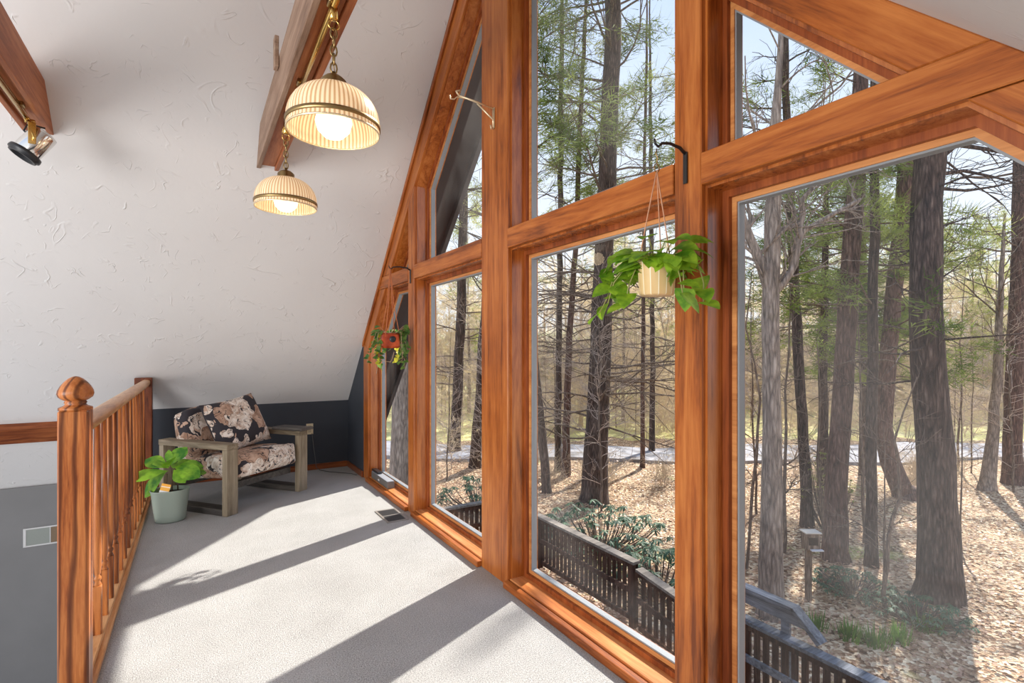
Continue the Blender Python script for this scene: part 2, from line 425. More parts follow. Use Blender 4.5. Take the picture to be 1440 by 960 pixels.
# ---- window wall: posts, beams, sloping boards
BZ0, BZ1 = 1.86, 1.968
SL = 6.53; SR = 1.375       # inner edges of the sloping face boards
XB = XW+.185
def post(y0, y1, z0, z1, name, cut=None, mat=None, x0=XW):
    m = MB()
    if cut: m.prismX(cut, x0, XB)
    else: m.box(x0, XB, y0, y1, z0, z1)
    return bevel(struct(m, name, mat or WZ), .004, 1)
post(2.492, 2.80, 0, 0, 'trim_2', [(2.492, 0), (2.80, 0), (2.80, KL-2.80), (RY, RZ), (2.492, 2.492+KR)])
post(1.20, 1.317, 0, 0, 'trim_3', [(1.20, 0), (1.317, 0), (1.317, 1.317+SR), (1.20, 1.20+SR)])
post(3.941, 4.072, 0, 0, 'trim_4', [(3.941, 0), (4.072, 0), (4.072, SL-4.072), (3.941, SL-3.941)])
post(0,0,0,0, 'trim_5', [(5.22, 0), (5.385, 0), (5.385, KL-5.385), (5.22, SL-5.22)])
post(0,0,0,0, 'trim_6', [(.04, 0), (-.11, 0), (-.11, -.11+KR), (.04, .04+SR)])
# level tie beams
def beamX(y0, y1, name, poly=None, x0=XW-.004):
    m = MB(); m.prismX(poly or [(y0, BZ0), (y1, BZ0), (y1, BZ1), (y0, BZ1)], x0, XB)
    return bevel(struct(m, name, WY), .003, 1)
beamX(1.319, 2.490, 'trim_7'); beamX(2.802, 3.939, 'trim_8')
beamX(0, 0, 'trim_9', [(1.198, BZ0), (1.198, BZ1), (BZ1-KR, BZ1), (BZ0-KR, BZ0)])
beamX(0, 0, 'trim_10', [(4.074, BZ0), (4.074, BZ1), (KL-BZ1, BZ1), (KL-BZ0, BZ0)])
# sloping boards
def slopeb(poly, name, mat, x0=XW):
    m = MB(); m.prismX(poly, x0, XB); return bevel(struct(m, name, mat), .003, 1)
g = .002
slopeb([(2.802, KL-2.802), (KL-BZ1-g, BZ1+g), (SL-BZ1-g, BZ1+g), (2.802, SL-2.802)], 'trim_11', WL)
slopeb([(KL-BZ0+g, BZ0-g), (5.383, KL-5.383), (5.22, SL-5.22), (SL-BZ0+g, BZ0-g)], 'trim_12', WL)
slopeb([(2.490, 2.490+KR), (BZ1-KR+g, BZ1+g), (BZ1-SR+g, BZ1+g), (2.490, 2.490+SR)], 'trim_13', WR)
slopeb([(BZ0-KR-g, BZ0-g), (-.11, -.11+KR), (.04, .04+SR), (BZ0-SR-g, BZ0-g)], 'trim_14', WR)
# thin edge moulding along left slope and sill nosing
m = MB(); m.prismX([(2.81, KL-2.81-.004), (5.38, KL-5.38-.004), (5.38, KL-5.38-.05), (2.81, KL-2.81-.05)], XW-.018, XW-.001)
bevel(struct(m, 'trim_15', WL), .004, 1)

def inset(poly, d):
    n = len(poly)
    ar = sum(poly[i][0]*poly[(i+1) % n][1]-poly[(i+1) % n][0]*poly[i][1] for i in range(n))
    if ar < 0: poly = poly[::-1]
    out = []
    L = []
    for i in range(n):
        a = Vector(poly[i]); b = Vector(poly[(i+1) % n]); t = (b-a).normalized(); nn = Vector((-t.y, t.x))
        L.append((a+nn*d, t))
    for i in range(n):
        p, t = L[i-1]; q, u = L[i]
        den = t.x*u.y-t.y*u.x
        k = ((q-p).x*u.y-(q-p).y*u.x)/den
        r = p+t*k; out.append((r.x, r.y))
    return out
def ccw(p):
    n = len(p)
    ar = sum(p[i][0]*p[(i+1) % n][1]-p[(i+1) % n][0]*p[i][1] for i in range(n))
    return p if ar > 0 else p[::-1]
wins = [
 [(1.317, .03), (2.492, .03), (2.492, BZ0), (1.317, BZ0)],
 [(1.317, BZ1), (2.492, BZ1), (2.492, 2.492+SR), (1.317, 1.317+SR)],
 [(2.80, .03), (3.941, .03), (3.941, BZ0), (2.80, BZ0)],
 [(2.80, BZ1), (3.941, BZ1), (3.941, SL-3.941), (2.80, SL-2.80)],
 [(4.072, .03), (5.22, .03), (5.22, SL-5.22), (SL-BZ0, BZ0), (4.072, BZ0)],
 [(4.072, BZ1), (SL-BZ1, BZ1), (4.072, SL-4.072)],
 [(1.20, BZ1), (BZ1-SR, BZ1), (1.20, 1.20+SR)],
 [(.04, .03), (1.20, .03), (1.20, BZ0), (BZ0-SR, BZ0), (.04, .04+SR)],
]
for i, w in enumerate(wins):
    w = ccw(w)
    tri = len(w) == 3
    m = MB()
    m.ringX(inset(w, -.006), inset(w, .010), XW+.022, XW+.10)
    o = struct(m, 'window_%d' % (i+1), WZJ)
    m = MB(); m.ringX(inset(w, .0), inset(w, .034 if not tri else .028), XW+.100, XB-.01); m.build('stop', WZ2, o)
    m = MB(); m.ringX(inset(w, .030 if not tri else .024), inset(w, .052 if not tri else .042), XW+.118, XB-.02); m.build('sash', LIP, o)
    m = MB(); m.ringX(inset(w, .051 if not tri else .041), inset(w, .058 if not tri else .047), XW+.124, XB-.03); m.build('gasket', GASK, o)
    m = MB(); q = inset(w, .055 if not tri else .044)
    m.add([(XW+.135, y, z) for y, z in q], [tuple(range(len(q)))]); gl = m.build('glass', GLASS, o)
# sills with a rounded nosing
for nm, (y0, y1) in (('trim_16', (1.319, 2.490)), ('trim_17', (2.802, 3.939)), ('trim_18', (4.074, 5.218)), ('trim_19', (.042, 1.198))):
    m = MB(); m.box(XW+.012, XW+.12, y0, y1, -.01, .042)
    o = bevel(struct(m, nm, SILL), .003, 1)
    m = MB(); m.box(XW-.032, XW+.006, y0-.002, y1+.002, .0, .038); bevel(m.build('nosing', WY, o), .008, 3)

# ------------------------------------------------------------------ collar beams with brass light bars
def collar(x0, x1, y_from, label, mats):
    z0, z1 = 2.60, 2.835
    e = empty('ceiling_beam', ((x0+x1)/2, 3.0, z0), label, 'beam')
    def L(y): return y-3.0
    cx = (x0+x1)/2
    def side(xa, xb, za, zb, name, mat):
        m = MB(); ye = lambda z: KL-z+.02
        m.prismX([(L(y_from), za-z0), (L(ye(za)), za-z0), (L(ye(zb)), zb-z0), (L(y_from), zb-z0)], xa-cx, xb-cx)
        bevel(m.build(name, mat, e), .003, 1)
    side(x0, x0+.028, z0, z1, 'side_board', mats[0]); side(x1-.028, x1, z0, z1, 'side_board', mats[1])
    side(x0+.028, x1-.028, z0+.022, z1-.01, 'core_board', BEAM)
    return e
collar(.373, .518, KR*0+1.42, 'redwood ceiling beam carrying the two pendant lamps', (BEAMG, BEAM))
collar(-.88, -.735, 1.42, 'redwood ceiling beam at far left carrying the spotlight', (BEAM, BEAM))
# little block on top of beam
m = MB(); m.box(.350, .371, 2.96, 3.02, 2.77, 2.93, .003)
o = tag(m.build('wooden_block', BEAMG), 'small weathered wooden block fixed on the left face of the pendant beam', 'block')
# brass light bars
def lightbar(x, y0, y1, label):
    e = empty('light_bar', (x, y1, 2.60), label, 'light bar')
    m = MB(); m.tube([(0, y0-y1, -.012), (0, 0, -.012)], .011, 12); m.tube([(.0, y0-y1, .008), (0, 0, .008)], .008, 10); m.build('bar', BRASS, e)
    m = MB(); m.tube([(0, 0, -.012), (0, .03, -.012), (0, .035, -.03)], [.012,.014,.013], 12); m.build('end_cap', BRASS, e)
    for yy in (-.55, -1.25, -.12):
        if yy > y0-y1:
            m = MB(); m.box(-.02, .02, yy-.025, yy+.025, .0, .022, .004); m.build('bracket', BRASSD, e)
    return e
lightbar(.445, 1.5, 3.30, 'brass light bar under the beam with two pendants')
lightbar(-.805, 1.5, 3.88, 'brass light bar under the far left beam')
# pendants
def chain(m, p0, p1, n, r=.0035, w=.012, l=None):
    p0 = Vector(p0); p1 = Vector(p1); 
    for i in range(n):
        c = p0.lerp(p1, (i+.5)/n); h = (p1-p0).length/n*.66
        pts = []
        for k in range(11):
            t = 2*PI*k/10
            a = math.cos(t)*w; b = math.sin(t)*h
            pts.append(c+Vector((a if i % 2 == 0 else 0, 0 if i % 2 == 0 else a, b)))
        m.tube(pts, r, 5, cap=False)
def pendant(x, y, label):
    zc = 2.325
    e = empty('pendant_lamp', (x, y, 2.13), label, 'lamp', group='brass pendant lamps on the beam')
    Z = lambda z: z-2.13
    m = MB(); prof = []
    Rr = .165
    for k in range(12):
        t = k/11*PI/2
        prof.append((Rr*math.cos(t)**.9+.02*math.sin(t), .155*math.sin(t)))
    prof = [(Rr+.002, -.012)]+prof[:-1]+[(.03, .155)]
    inner = [(r-.004, z-.003) for r, z in prof][::-1]
    m.lathe(prof+inner+[prof[0]], (0,0,0), 96, True, rib=.010, nr=1, cap=False); m.build('shade', SHADE, e)
    m = MB(); m.lathe([(Rr+.002,.004),(Rr+.006,.005),(Rr+.006,.020),(Rr+.0,.022),(Rr+.002,.004)], (0,0,0), 64, cap=False); m.build('rim_band', BRASSD, e)
    m = MB(); m.lathe([(Rr+.002,-.016),(Rr+.004,-.013),(Rr+.003,-.010),(Rr-.002,-.011),(Rr-.002,-.016),(Rr+.002,-.016)], (0,0,0), 64, cap=False); m.build('lower_rim', simple('pale_rim', (.75,.62,.40), .25, .5), e)
    m = MB(); m.lathe([(.052,.142),(.054,.150),(.046,.158),(.046,.180),(.030,.195),(.008,.200),(.006,.215),(0,.216)], (0,0,0), 32); m.build('cap', BRASSD, e)
    m = MB(); m.lathe([(0,-.036),(.034,-.030),(.058,-.006),(.067,.026),(.060,.056),(.040,.078),(.026,.095),(.022,.13),(0,.132)], (0,0,0), 32); m.build('bulb', BULB, e)
    m = MB(); chain(m, (0,0,.212), (0,0,.375), 5); m.tube([(.004,0,.21),(-.004,.003,.28),(.004,-.003,.34),(0,0,.40)], .002, 5); m.build('chain', BRASSD, e)
    m = MB(); m.tube([(math.cos(k/12*2*PI)*.02, 0, .392+math.sin(k/12*2*PI)*.02) for k in range(13)], .003, 6, cap=False); m.build('ring', BRASS, e)
    m = MB(); m.lathe([(.010,.408),(.016,.412),(.015,.45),(.011,.47),(.012,.478),(0,.478)], (0,0,0), 20); m.build('socket', BRASS, e)
    L = bpy.data.lights.new('bulb_light', 'POINT'); L.energy = 1.1; L.color = (1,.75,.45); L.shadow_soft_size = .05
    lo = bpy.data.objects.new('bulb_light', L); C.objects.link(lo); lo.parent = e; lo.location = (0,0,-.10)
    return e
pendant(.445, 2.04, 'larger-looking nearer pendant lamp with ribbed amber glass dome')
pendant(.445, 3.26, 'farther pendant lamp with ribbed glass dome, below the beam end')
# spotlight
e = empty('spotlight', (-.785, 3.92, 2.575), 'chrome and brass spotlight hanging under the far left beam', 'spotlight')
ax = Vector((-.50, -.10, -.80)).normalized()
bp = Vector((0.055, 0, -.05)); 
rot = ax.to_track_quat('Z', 'Y').to_matrix()
m = MB(); m.lathe([(0,0),(.05,0),(.062,.006),(.064,.02),(.064,.15),(.060,.155),(0,.15)], bp, 40, True, rot); m.build('can', CHROME, e)
m = MB(); m.lathe([(.060,.145),(.076,.148),(.078,.156),(.078,.168),(.068,.172),(.068,.180),(.055,.182),(.05,.16)], bp, 40, True, rot); m.build('front_ring', BLACK, e)
side = rot @ Vector((0,1,0)); sd2 = Vector((0,-1,0))
m = MB()
c0 = bp+ax*.06
m.tube([(-.005,0,0),(-.005,-.055,-.01), c0+Vector((0,-.074,0)), c0+Vector((0,-.074,0))+Vector((0,0,-.02))], .009, 8)
m.tube([(.0,0,.0),(0.0,0,.015)], .013, 12)
b0 = c0+Vector((-.012,-.072,.06)); m.box(b0.x-.014, b0.x+.02, b0.y-.004, b0.y+.003, b0.z-.10, b0.z+.02, .002)
m.build('yoke', BRASS, e)
m = MB(); m.tube([bp+Vector((.0,0,.03)), bp+Vector((-.07,-.02,.035)), bp+Vector((-.085,-.03,-.01)), bp+Vector((-.05,-.03,-.05))], .005, 6); m.build('wire_loop', BLACK, e)

# ------------------------------------------------------------------ railing
e = empty('loft_railing', (-.375, 2.465, 0), 'oak loft railing with turned balusters and acorn topped newel post', 'railing')
oy = 2.465
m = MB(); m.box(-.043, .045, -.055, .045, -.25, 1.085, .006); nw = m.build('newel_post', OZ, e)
m = MB()
m.lathe([(.05,1.083),(.050,1.092),(.036,1.098),(.030,1.104),(.034,1.110),(.030,1.116),(.038,1.120),(.050,1.130),(.054,1.142),(.052,1.154),(.044,1.170),(.034,1.184),(.022,1.196),(.010,1.203),(0,1.205)], (.001,-.005,0), 32)
m.build('finial', OZ, nw)
# handrail profile swept along Y
hp = [(-.018,.978),(.018,.978),(.024,.990),(.030,1.000),(.032,1.018),(.026,1.032),(.010,1.040),(-.010,1.040),(-.026,1.032),(-.032,1.018),(-.030,1.000),(-.024,.990)]
m = MB(); n = len(hp); ya, yb = .045, 5.645-oy
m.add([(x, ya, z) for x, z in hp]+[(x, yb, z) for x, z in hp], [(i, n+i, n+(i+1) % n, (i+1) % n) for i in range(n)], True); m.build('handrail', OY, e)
m = MB(); m.box(-.065, .045, .045, 5.64-oy, 0, .024, .004); m.box(-.025, .025, .045, 5.64-oy, .024, .040, .004); m.build('bottom_rail', OY, e)
m = MB(); m.box(-.062, -.05, -1.5, 5.9-oy, -.27, 0.0); m.build('fascia_board', OX, e)
for k in range(13):
    y = 2.955+k*.1985-oy
    m = MB(); s_ = .017
    m.box(-s_, s_, y-s_, y+s_, .038, .255, .003)
    m.lathe([(.013,.25),(.016,.262),(.011,.272),(.016,.282),(.016,.290),(.010,.298),(.013,.308),(.0165,.34),(.0165,.42),(.015,.60),(.0115,.985)], (0,y,0), 14)
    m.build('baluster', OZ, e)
m = MB(); m.box(-.085, .045, 5.645-oy, 5.76-oy, -.25, 1.055, .004); m.build('end_post', wood('dark_oak', 'z', (.06,.012,.005), (.15,.036,.011), (.26,.075,.022), rough=.3, sc_=1.5, knots=False), e)

# ------------------------------------------------------------------ armchair
def pillowy(m, c, sx, sy, sz, puff=.3, n=10, mat=None, pinch=0.0, tz=0):
    """soft box: superellipsoid-like grid box"""
    c = Vector(c)
    vs = []; fs = []; idx = {}
    def key(i, j, k):
        if (i, j, k) in idx: return idx[i, j, k]
        u, v, w = (2*i/n-1, 2*j/n-1, 2*k/n-1)
        # inflate
        fx = 1+puff*(1-v*v)*(1-w*w)*.5; fy = 1+puff*(1-u*u)*(1-w*w); fz = 1+puff*(1-u*u)*(1-v*v)
        e = max(abs(u), abs(v), abs(w)); 
        L = (abs(u)**14+abs(v)**14+abs(w)**14)**(1/14)
        q = Vector((u/L*sx*fx*(1+pinch*(abs(w)*abs(u))), v/L*sy*fy, w/L*sz*fz*(1+pinch*abs(w*u))))
        if mat: q = mat @ q
        idx[i, j, k] = len(vs); vs.append(tuple(q+c)); return idx[i, j, k]
    for i in range(n):
        for j in range(n):
            for k, fl in ((0, 1), (n, 0)):
                a = [key(i,j,k), key(i+1,j,k), key(i+1,j+1,k), key(i,j+1,k)]; fs.append(tuple(a[::-1] if fl else a))
                a = [key(i,k,j), key(i+1,k,j), key(i+1,k,j+1), key(i,k,j+1)]; fs.append(tuple(a if fl else a[::-1]))
                a = [key(k,i,j), key(k,i+1,j), key(k,i+1,j+1), key(k,i,j+1)]; fs.append(tuple(a[::-1] if fl else a))
    m.add(vs, fs, True)
ch = empty('armchair', (.209, 4.651, 0), 'grey oak framed armchair with black and cream floral cushions', 'armchair', math.radians(38.6))
for k, x0 in enumerate((0, .775)):
    x1 = x0+.105
    m = MB(); m.box(x0, x1, 0, .052, 0, .515, .003); m.build('front_leg', CHZ, ch)
    m = MB(); m.box(x0, x1, .70, .752, 0, .515, .003); m.build('rear_leg', CHZ, ch)
    m = MB(); m.box(x0, x1, .0, .76, .515, .560, .003); m.build('armrest', CHW, ch)
    m = MB(); m.box(x0, x1, .052, .70, 0, .050, .003); m.build('runner', CHD, ch)
m = MB(); m.box(.105, .775, .10, .145, .17, .225, .003); m.box(.105, .775, .66, .70, .15, .20, .003); m.build('cross_rail', CHD, ch)
tilt = Matrix.Rotation(math.radians(-5), 3, 'X')
m = MB(); pillowy(m, (.44, .335, .335), .325, .325, .095, .14, 12, tilt); m.build('seat_cushion', FLOR, ch)
tb = Matrix.Rotation(math.radians(-14), 3, 'X')
m = MB(); pillowy(m, (.415, .60, .56), .315, .085, .225, .18, 12, tb); m.build('back_cushion', FLOR, ch)
# tray on right arm
# throw pillow resting on chair
M4 = Matrix.Rotation(math.radians(38.6), 3, 'Z') @ Matrix.Rotation(math.radians(-24), 3, 'X') @ Matrix.Rotation(math.radians(-7), 3, 'Y')
m = MB(); n_ = 18; vs = []; fs = []
for sd_ in (-1, 1):
    for i in range(n_+1):
        for j in range(n_+1):
            u, v = 2*i/n_-1, 2*j/n_-1
            th = .085*((1-u**4)*(1-v**4))**.5
            q = M4 @ Vector((u*.285*(1-.06*(1-v*v)), sd_*th, v*.235*(1-.07*(1-u*u))))
            vs.append(tuple(q))
K_ = (n_+1)**2
for i in range(n_):
    for j in range(n_):
        a = i*(n_+1)+j; q = (a, a+n_+1, a+n_+2, a+1); fs.append(q); fs.append(tuple(K_+x for x in q[::-1]))
m.add(vs, fs, True)
pw = Vector((.209,4.651,0))+Matrix.Rotation(math.radians(38.6),3,'Z') @ Vector((.455,.40,.655))
o = m.build('throw_pillow', FLOR); o.location = pw
tag(o, 'square floral throw pillow leaning on the armchair back cushion', 'pillow')
Rz = Matrix.Rotation(math.radians(38.6), 3, 'Z')
m = MB(); m.box(-.075, .085, -.18, .17, 0, .026, .006)
o = m.build('arm_tray', CHD); o.location = Vector((.209,4.651,.5605))+Rz @ Vector((.82,.13,0)); o.rotation_euler = (0,0,math.radians(38.6))
tag(o, 'dark weathered wooden tray lying on the right armrest', 'tray')

# ------------------------------------------------------------------ leaves
def leaf(m, base, d, up, L, W, heart=.3, bend=.3, fold=.25, n=6):
    d = Vector(d).normalized(); up = Vector(up); s_ = d.cross(up)
    if s_.length < 1e-4: s_ = d.orthogonal()
    s_.normalize(); nrm = s_.cross(d).normalized()
    vs = []; fs = []
    base = Vector(base)
    for i in range(n+1):
        t = i/n
        w = W*.5*(math.sin(PI*min(1, t**(.62 if heart else (.9 if n != 8 else 1.45))))**.85 if 0 < t < 1 else 0)
        cz = -bend*L*t*t
        c = base+d*(L*t)+nrm*cz
        back = -d*heart*w*.9*(1-t)**2
        vs += [tuple(c+s_*w+nrm*(fold*w)+back), tuple(c+s_*w*.5+nrm*(fold*w*.8)+back*.4), tuple(c), tuple(c-s_*w*.5+nrm*(fold*w*.8)+back*.4), tuple(c-s_*w+nrm*(fold*w)+back)]
    for i in range(n):
        for k in range(4):
            a = i*5+k; fs.append((a, a+1, a+6, a+5))
    m.add(vs, fs, True)

# ---- fiddle leaf plant in green pot
pc = Vector((-.165, 4.78, 0))
e = empty('potted_plant', pc, 'young fiddle leaf plant in a pale green pot beside the armchair', 'plant')
sage = simple('sage_plastic', (.33,.39,.33), .42)
m = MB(); m.lathe([(0,.0),(.084,.0),(.094,.01),(.100,.06),(.120,.235),(.124,.240),(.119,.243),(.114,.236),(.105,.16),(0,.16)], (0,0,0), 48, sx=1.06, sy=.85); m.build('pot', sage, e)
m = MB(); m.lathe([(0,.218),(.06,.220),(.112,.214)], (0,0,0), 24, sx=1.04, sy=.83); m.build('soil', simple('potting_soil', (.02,.014,.01), .95), e)
m = MB()
m.tube([(.01,.0,.21),(.012,.0,.32),(.0,0,.42)], [.006,.005,.004], 6); m.tube([(.05,.01,.21),(.045,.0,.32),(.03,0,.40)], [.006,.005,.004], 6); m.tube([(-.03,.01,.21),(-.02,0,.36)], .004, 6)
m.build('stem', simple('plant_stem', (.12,.075,.045), .8), e)
m = MB()
for (bx, by, bz, dx, dy, dz, L, W) in [
    (.0,0,.41,-.15,.3,.95,.14,.05), (.0,0,.42,.45,.1,.75,.17,.12), (.02,0,.40,.95,-.1,.12,.20,.11), (.03,-.01,.40,.75,-.55,-.18,.20,.13),
    (.02,-.02,.39,.5,-.8,-.45,.15,.09), (.0,-.01,.41,-.55,-.5,.45,.14,.10), (-.01,0,.38,-1,-.25,.05,.25,.11), (-.02,.01,.38,-.8,.1,-.72,.25,.12),
    (-.01,0,.40,-.8,.4,.5,.20,.11), (.03,.01,.40,.7,.6,.3,.18,.11), (.0,0,.42,-.1,-.6,.55,.12,.09), (.02,.02,.39,.1,.9,.3,.18,.11), (.03,0,.38,.95,.3,-.05,.24,.12)]:
    leaf(m, (bx,by,bz), (dx,dy,dz), (-.25,-.55,.8), L*.98, W*1.12, heart=0, bend=.25, fold=.12, n=8)
m.build('leaves', FIDD, e)
m = MB(); m.box(-.032, .032, -.001, .001, 0, .085)
t_ = m.build('tag_card', None, e)
tg = NT('orange_tag'); vz = tg.n('ShaderNodeSeparateXYZ'); tg.l(tg.coord(kind='Generated'), vz.inputs[0])
tg.base(tg.ramp(vz.outputs['Z'], [(.0,(.85,.84,.82)),(.40,(.95,.45,.03)),(.70,(.95,.80,.62)),(.78,(.95,.42,.02))], 'CONSTANT')); t_.data.materials.append(tg.m)
t_.location = (-.045, -.075, .215); t_.rotation_euler = (math.radians(-12), math.radians(14), math.radians(-20))

# ------------------------------------------------------------------ small things in the room
# outlet
e = empty('wall_outlet', (1.06, 6.019, .445), 'cream wall outlet with plug on the dark knee wall', 'outlet')
cream = simple('cream_plastic', (.72,.60,.38), .4)
m = MB(); m.box(-.036, .036, -.006, 0, -.058, .058, .002); m.build('plate', cream, e)
for z in (-.024, .024):
    m = MB(); m.box(-.017, .017, -.009, -.006, z-.014, z+.014, .002); m.build('socket', simple('outlet_socket', (.5,.42,.28), .4), e)
m = MB(); m.tube([(1.08,6.0,.40),(1.10,5.98,.2),(1.12,5.97,.03),(1.15,5.93,.006),(1.22,5.80,.006),(1.33,5.68,.006),(1.40,5.60,.006),(1.43,5.5,.006)], .004, 6)
tag(m.build('power_cord', simple('grey_cord', (.10,.095,.09), .6)), 'thin dark cord trailing over carpet in the far corner', 'cord')
# floor vent
e = empty('floor_vent', (1.318, 4.03, 0), 'metal floor register set in the carpet by the window', 'vent')
fv = simple('taupe_metal', (.30,.27,.24), .45, .3)
m = MB(); m.ringX([(0,0)]*3, [(0,0)]*3, 0, 0); m = MB()
for (a,b,c_,d_) in ((-.085,.085,-.165,-.148),(-.085,.085,.148,.165),(-.085,-.068,-.148,.148),(.068,.085,-.148,.148),(-.068,.068,-.006,.006)): m.box(a,b,c_,d_,.0,.006,.001)
m.build('frame', fv, e)
m = MB(); m.box(-.068,.068,-.148,.148,.0005,.0015); m.build('shade_plate', simple('vent_shade', (.02,.02,.022), .8), e)  # near-black sheet under the grille, shade of the duct as colour
m = MB()
for k in range(15):
    x = -.062+k*.0088; m.box(x, x+.003, -.148, .148, .001, .005)
m.build('grille', simple('dark_grille', (.09,.085,.085), .5), e)
# wall register on the grey lower wall
e = empty('wall_register', (-1.22, 6.758, -.51), 'white framed air register on the grey wall beyond the railing', 'vent')
m = MB()
for (a,b,c_,d_) in ((-.20,.20,-.09,-.076),(-.20,.20,.076,.09),(-.20,-.178,-.076,.076),(.178,.20,-.076,.076),(-.004,.004,-.076,.076)): m.box(a,b,-.008,0,c_,d_,.002)
m.build('frame', simple('white_metal', (.60,.59,.58), .5), e)
m = MB(); m.box(-.178,-.004,-.003,-.001,-.076,.076)
for k in range(18): m.box(-.178,-.004,-.006,-.003,-.074+k*.0084,-.071+k*.0084)
m.build('louver', simple('green_grey_louver', (.30,.32,.29), .5), e)
m = MB(); m.box(.004,.178,-.003,-.001,-.076,.076)
for k in range(18): m.box(.004,.178,-.006,-.003,-.074+k*.0084,-.071+k*.0084)
m.build('louver', simple('brown_louver', (.22,.15,.09), .5), e)
# box on sill + remote
e = empty('sensor_bar', (XW+.048, 5.0, .043), 'long grey box lying on the far left window sill', 'box')
m = MB(); m.box(-.032, .034, -.34, .16, 0, .062, .003); m.build('body', simple('grey_brown_box', (.15,.14,.13), .5), e)
m = MB(); m.box(-.031, .033, -.339, .159, .062, .066, .001); m.build('lid', simple('light_box_top', (.34,.35,.38), .35), e)
m = MB(); m.box(-.034, -.032, -.10, -.06, .022, .034); m.build('label_plate', simple('plate_white', (.8,.8,.8), .4), e)
m = MB(); m.box(-.024, .024, -.10, .10, 0, .020)
o = bevel(m.build('remote_control', BLKPL), .008, 3); o.location = (XW+.048, 5.08, .1095); tag(o, 'black remote control lying on the grey box', 'remote control')

# ------------------------------------------------------------------ plant hooks and hanging plants
def ironhook(y, z, reach, label):
    e = empty('plant_hook', (XW-.003, y, z), label, 'hook')
    m = MB(); m.box(-.006, 0, -.009, .009, -.035, .075, .002); m.build('plate', BLACK, e)
    m = MB(); pts = [(-.004,0,.07),(-.03,0,.085),(-reach*.6,0,.090),(-reach+.012,0,.083),(-reach-.004,0,.068),(-reach-.018,0,.075),(-reach-.022,0,.092)]
    m.tube(pts, [.006,.006,.005,.005,.004,.004,.004], 8); m.build('arm', BLACK, e); return e
ironhook(1.262, 1.915, .13, 'black iron plant hook on the right window post')
ironhook(4.006, 1.865, .155, 'black iron plant hook on the left window post')
# brass folding hook on the centre post
e = empty('folding_hook', (XW-.003, 2.64, 2.62), 'brass folding hook bracket on the broad centre post', 'hook')
cb = simple('cream_brass', (.80,.66,.44), .3, .7)
m = MB(); m.box(-.004, 0, -.009, .009, -.05, .07, .002); m.tube([(-.006,0,.06),(-.006,0,-.045)], .005, 8); m.tube([(-.006,0,-.05),(-.018,0,-.055),(-.022,0,-.035)], .005, 6); m.build('plate', cb, e)
m = MB(); m.tube([(-.006,0,.062),(-.10,.02,.085),(-.20,.045,.108)], [.004,.006,.005], 8); m.tube([(-.20,.045,.108),(-.215,.05,.13),(-.19,.045,.14)], .006, 8); m.build('arm', cb, e)
m = MB(); m.tube([(-.006,0,.0),(-.012,0,.004),(-.10,.02,.078)], .005, 8); m.build('brace', cb, e)
m = MB(); m.tube([(-.16,.035,.095),(-.21,.05,.10),(-.225,.055,.085),(-.245,.06,.085),(-.25,.06,.105)], .0035, 6); m.build('tip_hook', cb, e)

def vine(ms, ml, p0, dirs, nleaf, L, W, rnd, drop=1.0, heart=.3):
    p = Vector(p0); pts = [p.copy()]
    for d in dirs: p = p+Vector(d); pts.append(p.copy())
    ms.tube(pts, .0022, 5)
    tot = len(pts)-1
    for k in range(nleaf):
        t = (k+1)/nleaf*tot*.999; i = int(t); q = pts[i].lerp(pts[min(i+1, tot)], t-i)
        a = rnd.uniform(0, 2*PI)
        d = Vector((math.cos(a)*.7, math.sin(a)*.7, rnd.uniform(-.9, .1)*drop))
        s_ = rnd.uniform(.8, 1.15)
        leaf(ml, q, d, (rnd.uniform(-.4,.4)-.5, rnd.uniform(-.4,.4)-.3, 1), L*s_, W*s_, heart, .2, .15)
r1 = random.Random(3)
pp = Vector((XW-.145, 1.262, 1.482))
e = empty('hanging_pothos', pp, 'bright green pothos in a ribbed cream pot hanging at the right post', 'plant')
def rib_mat():
    t = NT('ribbed_cream_pot'); vz = t.n('ShaderNodeSeparateXYZ'); t.l(t.coord(), vz.inputs[0])
    a = t.math('ARCTAN2', vz.outputs['Y'], vz.outputs['X']); f = t.math('FRACT', t.math('MULTIPLY', a, 14/(2*PI)))
    t.base(t.ramp(f, [(.0,(.70,.46,.20)),(.86,(.78,.56,.28)),(.93,(.95,.86,.66))])); t.set(Roughness=.4)
    t.b.inputs['Subsurface Weight'].default_value = .0; return t.m
m = MB(); m.lathe([(0,0),(.052,0),(.056,.004),(.064,.105),(.066,.110),(.061,.110),(.058,.09),(0,.09)], (0,0,0), 42); m.build('pot', rib_mat(), e)
ccord = simple('peach_cord', (.62,.33,.20), .8)
m = MB(); ztop = 1.945-pp.z
for a in (.5, 2.6, 4.7):
    m.tube([(.062*math.cos(a), .062*math.sin(a), .10), (.03*math.cos(a), .03*math.sin(a), .27), (0, 0, ztop-.045)], .0022, 5)
m.build('cord', ccord, e)
m = MB(); m.tube([(math.cos(k/8*2*PI)*.012, 0, ztop-.035+math.sin(k/8*2*PI)*.014) for k in range(9)], .0022, 5, cap=False)
m.tube([(0,0,ztop-.022),(.004,0,ztop),(-.004,0,ztop+.012),(.0,0,ztop+.03)], .0022, 5); m.build('ring', BRASSD, e)
ms = MB(); ml = MB()
for k in range(50):
    a = r1.uniform(0, 2*PI); el = r1.uniform(-.1, 1.0)
    L = r1.uniform(.06, .095)
    b = Vector((.03*math.cos(a), .03*math.sin(a), .10)); out = Vector((math.cos(a)*.9, math.sin(a)*.9, el))
    tip = b+out*r1.uniform(.03, .09); ms.tube([b, (b+tip)/2+Vector((0,0,.012)), tip], .002, 5)
    leaf(ml, tip, (out.x, out.y, el*.4-.35), (-.5+r1.uniform(-.3,.3), -.4+r1.uniform(-.3,.3), 1), L, L*.8, .45, .3, .15)
